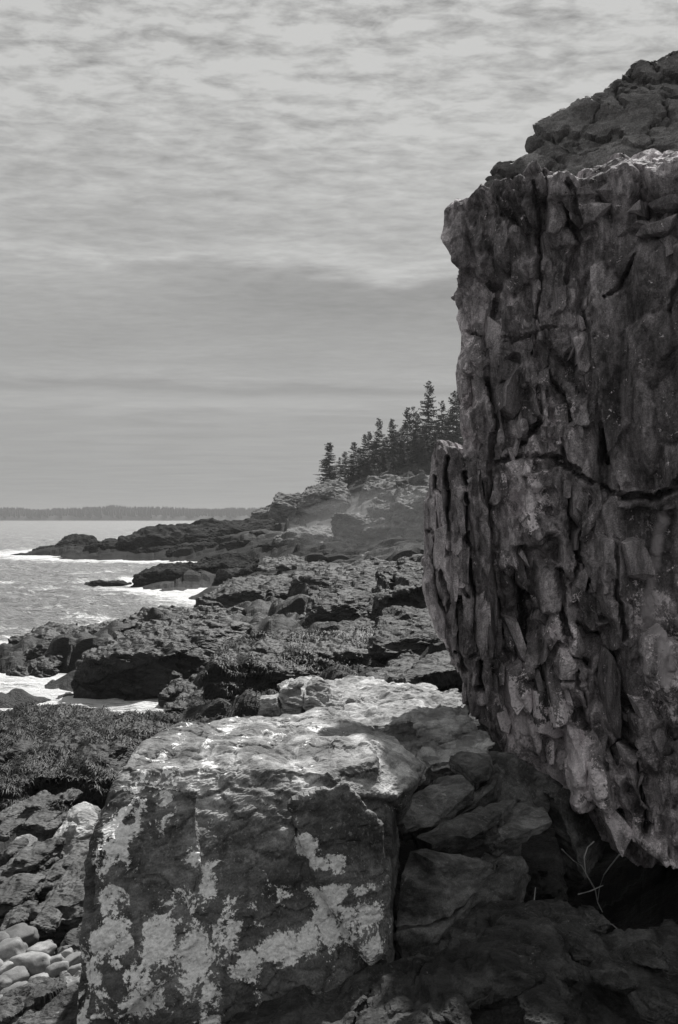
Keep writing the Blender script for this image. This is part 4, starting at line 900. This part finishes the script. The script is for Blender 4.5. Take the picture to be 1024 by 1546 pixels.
ok = np.where((tY > 11.5) & (tY < 25) & (tZ > .02) & (tB < 1.0 + dens * 2.4) & (np.abs(tX / tY) < .42))[0]
pick = rs.choice(ok, min(30000, len(ok)), replace=False)
ps = [np.stack([tX, tY, tZ], 1)[pick]]; ns = [tn[pick]]
for o in weed_src:
    v = vco(o); nn = np.empty(len(v) * 3, np.float32); o.data.vertices.foreach_get('normal', nn); nn = nn.reshape(-1, 3)
    g = np.where((nn[:, 2] > .0) & (fbm(v * .7, 2, 91) > -.12))[0]
    if len(g): g = rs.choice(g, min(6000, len(g)), replace=False); ps.append(v[g]); ns.append(nn[g])
ps = np.concatenate(ps); ns = np.concatenate(ns)
sc_ = (ps[:, 1:2] / 22) ** .8
V, F = ribbons(ps, ns, .15 * sc_, .008 * sc_, 4)
M_weed = plain('rockweed', .010, rough=.58, spec=.22)
sw = mesh_obj('seaweed', V, F, M_weed, smooth=True, base=False); tag(sw, 'dark glossy rockweed hanging over the tidal rocks round the pool', 'seaweed', kind='stuff')

# ------------------------------------------------------------------ spruces
M_bark = plain('spruce_bark', .05); M_needle = plain('spruce_needles', .035, rough=.9, spec=.1)
def spruce(seed, sparse=0.0):
    r = random.Random(seed); V, F = [], []
    def tri(a, b, c): F.append((len(V), len(V) + 1, len(V) + 2)); V.extend([a, b, c])
    lean = Vector((r.uniform(-.02, .02), r.uniform(-.02, .02), 1))
    z = .10 + sparse * .12
    while z < .985:
        R = (.23 + .05 * r.random()) * (1 - z) ** .75 * (1 if z > .3 else .75 + z) * r.uniform(.65, 1.15)
        for k in range(r.randint(4, 6)):
            if r.random() < sparse * .45: continue
            a = r.uniform(0, 6.283); L = R * r.uniform(.55, 1.2) + .012; d = Vector((math.cos(a), math.sin(a), 0)); s = Vector((-d.y, d.x, 0)); base = lean * z
            nt = max(3, int(L / .010)); up = r.uniform(-.35, .05) if z < .8 else r.uniform(.1, .8)
            for q in range(nt):
                t = (q + r.random()) / nt; p = base + d * L * t + Vector((0, 0, up * L * t + .18 * L * t * t))
                for sg in (-1, 1):
                    w_ = .034 * (1 - .5 * t) * r.uniform(.5, 1.5); tip = p + s * sg * w_ * 1.3 + d * .014 * r.random() + Vector((0, 0, -r.uniform(.1, 1.1) * w_))
                    tri(p - d * .007, p + d * .011 + Vector((0, 0, .004)), tip)
        z += r.uniform(.016, .03)
    mc = bpy.data.meshes.new('crown'); mc.from_pydata([tuple(p) for p in V], [], F); mc.materials.append(M_needle)
    V2, F2 = [], []
    for j, (zz, rr) in enumerate([(-.05, .013), (.1, .011), (.5, .007), (1, .0012)]):
        for k in range(7): V2.append((lean.x * zz + rr * math.cos(k * .8976), lean.y * zz + rr * math.sin(k * .8976), zz))
    for j in range(3):
        for k in range(7): F2.append((j * 7 + k, j * 7 + (k + 1) % 7, j * 7 + 7 + (k + 1) % 7, j * 7 + 7 + k))
    mt = bpy.data.meshes.new('trunk'); mt.from_pydata(V2, [], F2); mt.materials.append(M_bark)
    return mc, mt
kinds = [spruce(s, sp) for s, sp in ((1, 0), (2, .2), (3, .6), (4, .9), (5, .1), (6, .4))]
# px, base py, top py, depth, kind, width factor, label
TR = [(498,742,668,160,0,1.25,'lone spruce standing lowest on the slope, at the seaward end of the wood'),
 (513,738,690,163,3,1.0,'thin sparse spruce just right of the lone spruce'),(521,738,680,165,2,1.0,'sparse spruce third from the seaward end of the wood'),
 (534,734,666,166,1,1.0,'pointed spruce fourth from the seaward end of the wood'),(543,730,675,168,4,1.2,'bushy spruce behind the pointed ones low on the slope'),
 (550,728,654,168,1,.8,'slim spruce with a narrow spire in the lower wood'),(558,724,651,169,5,.9,'slim ragged spruce left of the tufted one'),
 (566,722,665,170,4,1.3,'dense low spruce filling the lower wood'),(573,720,629,170,2,.95,'tall spruce with a tufted top, first to rise above the lower wood'),
 (583,716,660,172,0,1.3,'broad spruce under the tufted one'),(591,714,632,172,0,1.0,'regular cone shaped spruce in mid wood'),
 (600,712,650,174,4,1.3,'broad dark spruce in mid wood right of the cone shaped one'),(608,708,645,175,1,1.1,'dark spruce below the group of three high tops'),
 (615,706,615,174,5,.95,'leftmost of the three high tops beside the tallest spruce'),(624,704,613,176,3,1.0,'middle one of the three high tops beside the tallest spruce'),
 (632,702,625,177,1,1.1,'rightmost of the three high tops beside the tallest spruce'),(640,700,640,172,4,1.3,'dense spruce in front of the tallest one'),
 (648,700,573,172,2,1.0,'tallest spruce of the wood with open layered branches'),(660,698,640,170,0,1.3,'dense spruce at the right of the tallest one'),
 (668,696,604,174,3,1.1,'open topped spruce between the tallest one and the cliff'),(676,694,630,171,4,1.2,'dark spruce low behind the pillar top'),
 (685,692,592,174,3,1.1,'open spruce partly hidden by the cliff edge'),(690,692,588,178,2,1.1,'tall spruce whose top touches the cliff edge'),
 (627,712,650,165,1,1.3,'darker bushy spruce at the front edge of the upper wood'),(606,718,664,163,4,1.2,'low bushy spruce at the front edge of mid wood'),
 (655,706,650,164,5,1.4,'ragged spruce in front right below the tallest one'),(580,724,680,163,5,1.2,'ragged low spruce above the bare pale slope'),
 (640,708,662,163,3,1.0,'pale bare spruce on the slope in front of the upper wood'),(700,690,600,185,1,1.2,'spruce mostly behind the cliff edge, upper hill'),
 (505,742,712,158,5,1.6,'stunted bushy spruce at the foot of the lone one'),(556,728,694,162,4,1.5,'stunted dark spruce in front of the slim ones'),(594,722,690,160,0,1.4,'stunted dark spruce in front of mid wood')]
for i, (px, pb, pt, Y, kd, wf, lab) in enumerate(TR):
    X, _, Z = at(px, pb, Y); zt = at(px, pt, Y)[2]; g = ground(X, Y); z0 = min(g, Z) - .1; h = zt - z0
    t = empty('spruce_tree', (X, Y, z0)); tag(t, lab, 'tree', 'spruces on the wooded hill')
    mc, mt = kinds[kd]
    for nm, me in (('crown', mc), ('trunk', mt)):
        o = bpy.data.objects.new(nm, me); COL.objects.link(o); o.parent = t
    t.scale = (h * wf * (10 / max(h, 6)) ** .35, h * wf * (10 / max(h, 6)) ** .35, h); t.rotation_euler = (0, 0, i * 2.3)
# shrubs
def shrub_mesh(seed):
    r = np.random.RandomState(seed); n = 1600; u = r.normal(0, 1, (n, 3)); u /= np.linalg.norm(u, axis=1, keepdims=True)
    rad = (.6 + .55 * fbm(u.astype(np.float32) * 2 + seed, 3, seed))[:, None] * r.uniform(.5, 1.0, (n, 1)) ** .5; p = u * rad; p[:, 2] = np.abs(p[:, 2])
    a = r.normal(0, .055, (n, 3)); b = r.normal(0, .055, (n, 3)); V_ = np.stack([p, p + a, p + b], 1).reshape(-1, 3)
    me = bpy.data.meshes.new('shrub'); me.from_pydata(V_.tolist(), [], (np.arange(n * 3).reshape(n, 3)).tolist()); me.materials.append(M_shrub); return me
M_shrub = plain('shrub_leaves', .07, rough=.9, spec=.1)
sm = [shrub_mesh(k) for k in (1, 2, 3)]
for i, (px, py, w_, h_, Y, lab) in enumerate([(486,744,22,14,157,'dark low shrub at the left foot of the lone spruce'),(520,740,28,14,158,'low shrub right of the lone spruce'),(545,734,30,16,157,'low shrub beneath the slim spruces'),
   (572,728,30,20,155,'light grey shrub above the bare pale slope'),(600,722,34,24,154,'rounded shrub beneath mid wood'),(628,716,36,26,153,'large rounded shrub beneath the upper wood'),(655,712,36,24,152,'shrub under the upper wood near the pillar'),
   (590,736,24,10,150,'small shrub on the rocks below the rounded one'),(615,732,26,12,148,'small shrub on the rocks near the bare stump'),(470,748,20,10,154,'small dark shrub at the edge of the slope'),(640,728,30,14,146,'low shrub left of the pillar top')]):
    X, _, Z = at(px, py, Y); o = bpy.data.objects.new('shrub', sm[i % 3]); COL.objects.link(o); k = Y / FPX; o.location = (X, Y, min(Z, ground(X, Y) + .3) - .2)
    o.scale = (w_ * k * .6, w_ * k * .6, h_ * k * 1.1); o.rotation_euler = (0, 0, i * 1.7); tag(o, lab, 'shrub', 'shrubs on the hillside')
def tube(pts, r0, r1, n=5):
    V_, F_ = [], []; N = len(pts); pts = [Vector(p) for p in pts]
    for i, p in enumerate(pts):
        d = (pts[min(i + 1, N - 1)] - pts[max(i - 1, 0)]).normalized(); a = d.orthogonal().normalized(); b = d.cross(a); rr = r0 + (r1 - r0) * i / (N - 1)
        V_ += [tuple(p + (a * math.cos(k * 2 * math.pi / n) + b * math.sin(k * 2 * math.pi / n)) * rr) for k in range(n)]
    for i in range(N - 1):
        for k in range(n): F_.append((i * n + k, i * n + (k + 1) % n, i * n + n + (k + 1) % n, i * n + n + k))
    F_.append(tuple(range(n))); F_.append(tuple((N - 1) * n + k for k in range(n)))
    return V_, F_
M_twig = plain('dead_twig_bark', .22); M_snag = plain('bleached_wood', .35)
V_, F_ = tube([at(617,742,140), at(617,728,140), at(616,716,140)], .22, .1)
tag(mesh_obj('tree_stump', V_, F_, M_snag), 'bleached bare stump on the slope below the spruces', 'stump')
tw = empty('dead_twig', at(897, 1345, 6.3)); tag(tw, 'bare dead twig with thin stems in the black hollow under the cliff', 'twig')
def zp(x, y, Y=6.3): return at(640 + x / 2.667, 1100 + y / 2.667, Y)
for pts in ([(556,486,6.2),(600,530,6.25),(636,553,6.3),(662,600,6.3),(690,645,6.35)], [(687,455,6.4),(660,478,6.4),(646,520,6.35),(652,585,6.3),(688,648,6.35)],
            [(788,508,6.0),(755,550,6.1),(725,590,6.2),(708,640,6.35),(700,700,6.4)], [(622,668,6.1),(670,655,6.2),(722,632,6.3)], [(690,645,6.35),(700,700,6.4),(720,740,6.4)],
            [(700,770,5.9),(760,790,5.85),(810,835,5.8)], [(430,740,5.9),(445,690,6.0),(450,640,6.1)]):
    V_, F_ = tube([zp(*p) for p in pts], .0045, .0028)
    mesh_obj('stem', V_, F_, M_twig, tw)

# ------------------------------------------------------------------ island on the horizon
ix = np.linspace(-1000, 20, 240)
def isl_h(x): return 1.6 * np.clip(11 + 3.5 * fbm(np.stack([x / 160, x * 0, x * 0], 1), 3, 200) + 2 * fbm(np.stack([x / 40, x * 0, x * 0], 1), 2, 201), 2, 30) * np.clip((-55 - x) / 60 + .55, .0, 1)
hh = isl_h(ix); prof_ = [(-0.0, 1480), (.6, 1492), (1.0, 1530), (.9, 1650), (0, 1800)]
IV = np.concatenate([np.stack([ix, np.full_like(ix, y), hh * f_ * .45 + (2.0 if f_ > 0 else -1)], 1) for f_, y in prof_]); n_ = len(ix); ii = np.arange(n_ * 5).reshape(5, n_)
IF = np.stack([ii[:-1, :-1], ii[:-1, 1:], ii[1:, 1:], ii[1:, :-1]], -1).reshape(-1, 4)
isl = mesh_obj('island', IV, IF, plain('island_ground', .08), base=False); tag(isl, kind='structure')
V_, F_ = [], []; r = random.Random(8)
for i in range(5200):
    x = r.uniform(-1000, 0); dep = r.random(); y = 1490 + dep * 120; h0 = float(isl_h(np.array([x]))[0])
    if h0 < 1: continue
    z0 = 1 + h0 * .4 * min(1, .3 + dep); h = (h0 * .62 + 2) * (.62 + .42 * r.random() ** .6); w_ = r.uniform(2.5, 6.5); b0 = len(V_)
    V_ += [(x - w_, y, z0), (x + w_ * .6, y - w_, z0), (x + w_ * .5, y + w_, z0), (x, y, z0 + h)]; F_ += [(b0, b0 + 1, b0 + 3), (b0 + 1, b0 + 2, b0 + 3), (b0 + 2, b0, b0 + 3)]
tag(mesh_obj('far_woods', V_, F_, plain('far_woods', .025), base=False), 'distant dark woods covering the low island on the horizon', 'woods', kind='stuff')

# ------------------------------------------------------------------ sea air
hm = bpy.data.materials.new('sea_haze'); hm.use_nodes = True; hm.node_tree.nodes.clear(); k = NT(hm.node_tree)
pv = k.node('ShaderNodeVolumePrincipled', {'Color': (.5, .5, .5, 1), 'Density': .0004, 'Anisotropy': .2})
k.l.new(pv.outputs[0], k.node('ShaderNodeOutputMaterial').inputs['Volume'])
x0, x1, y0, y1, z0, z1 = -4600, 4300, -80, 8100, -6, 40
hv = [(x0, y0, z0), (x1, y0, z0), (x1, y1, z0), (x0, y1, z0), (x0, y0, z1), (x1, y0, z1), (x1, y1, z1), (x0, y1, z1)]
tag(mesh_obj('haze', hv, [(0, 3, 2, 1), (4, 5, 6, 7), (0, 1, 5, 4), (1, 2, 6, 5), (2, 3, 7, 6), (3, 0, 4, 7)], hm, base=False), kind='stuff')

mm = bpy.data.materials.new('sea_mist'); mm.use_nodes = True; mm.node_tree.nodes.clear(); k = NT(mm.node_tree)
pv = k.node('ShaderNodeVolumePrincipled', {'Color': (.6, .6, .6, 1), 'Density': .0048, 'Anisotropy': .2})
k.l.new(pv.outputs[0], k.node('ShaderNodeOutputMaterial').inputs['Volume'])
bm = bmesh.new(); bmesh.ops.create_icosphere(bm, subdivisions=4, radius=1); me = bpy.data.meshes.new('sea_mist'); bm.to_mesh(me); bm.free(); me.materials.append(mm)
ms = bpy.data.objects.new('sea_mist', me); COL.objects.link(ms); ms.location = (9, 112, 3.0); ms.scale = (15, 34, 5.5)
tag(ms, 'bright drifting sea mist over the hollow at the foot of the wooded hill', kind='stuff')
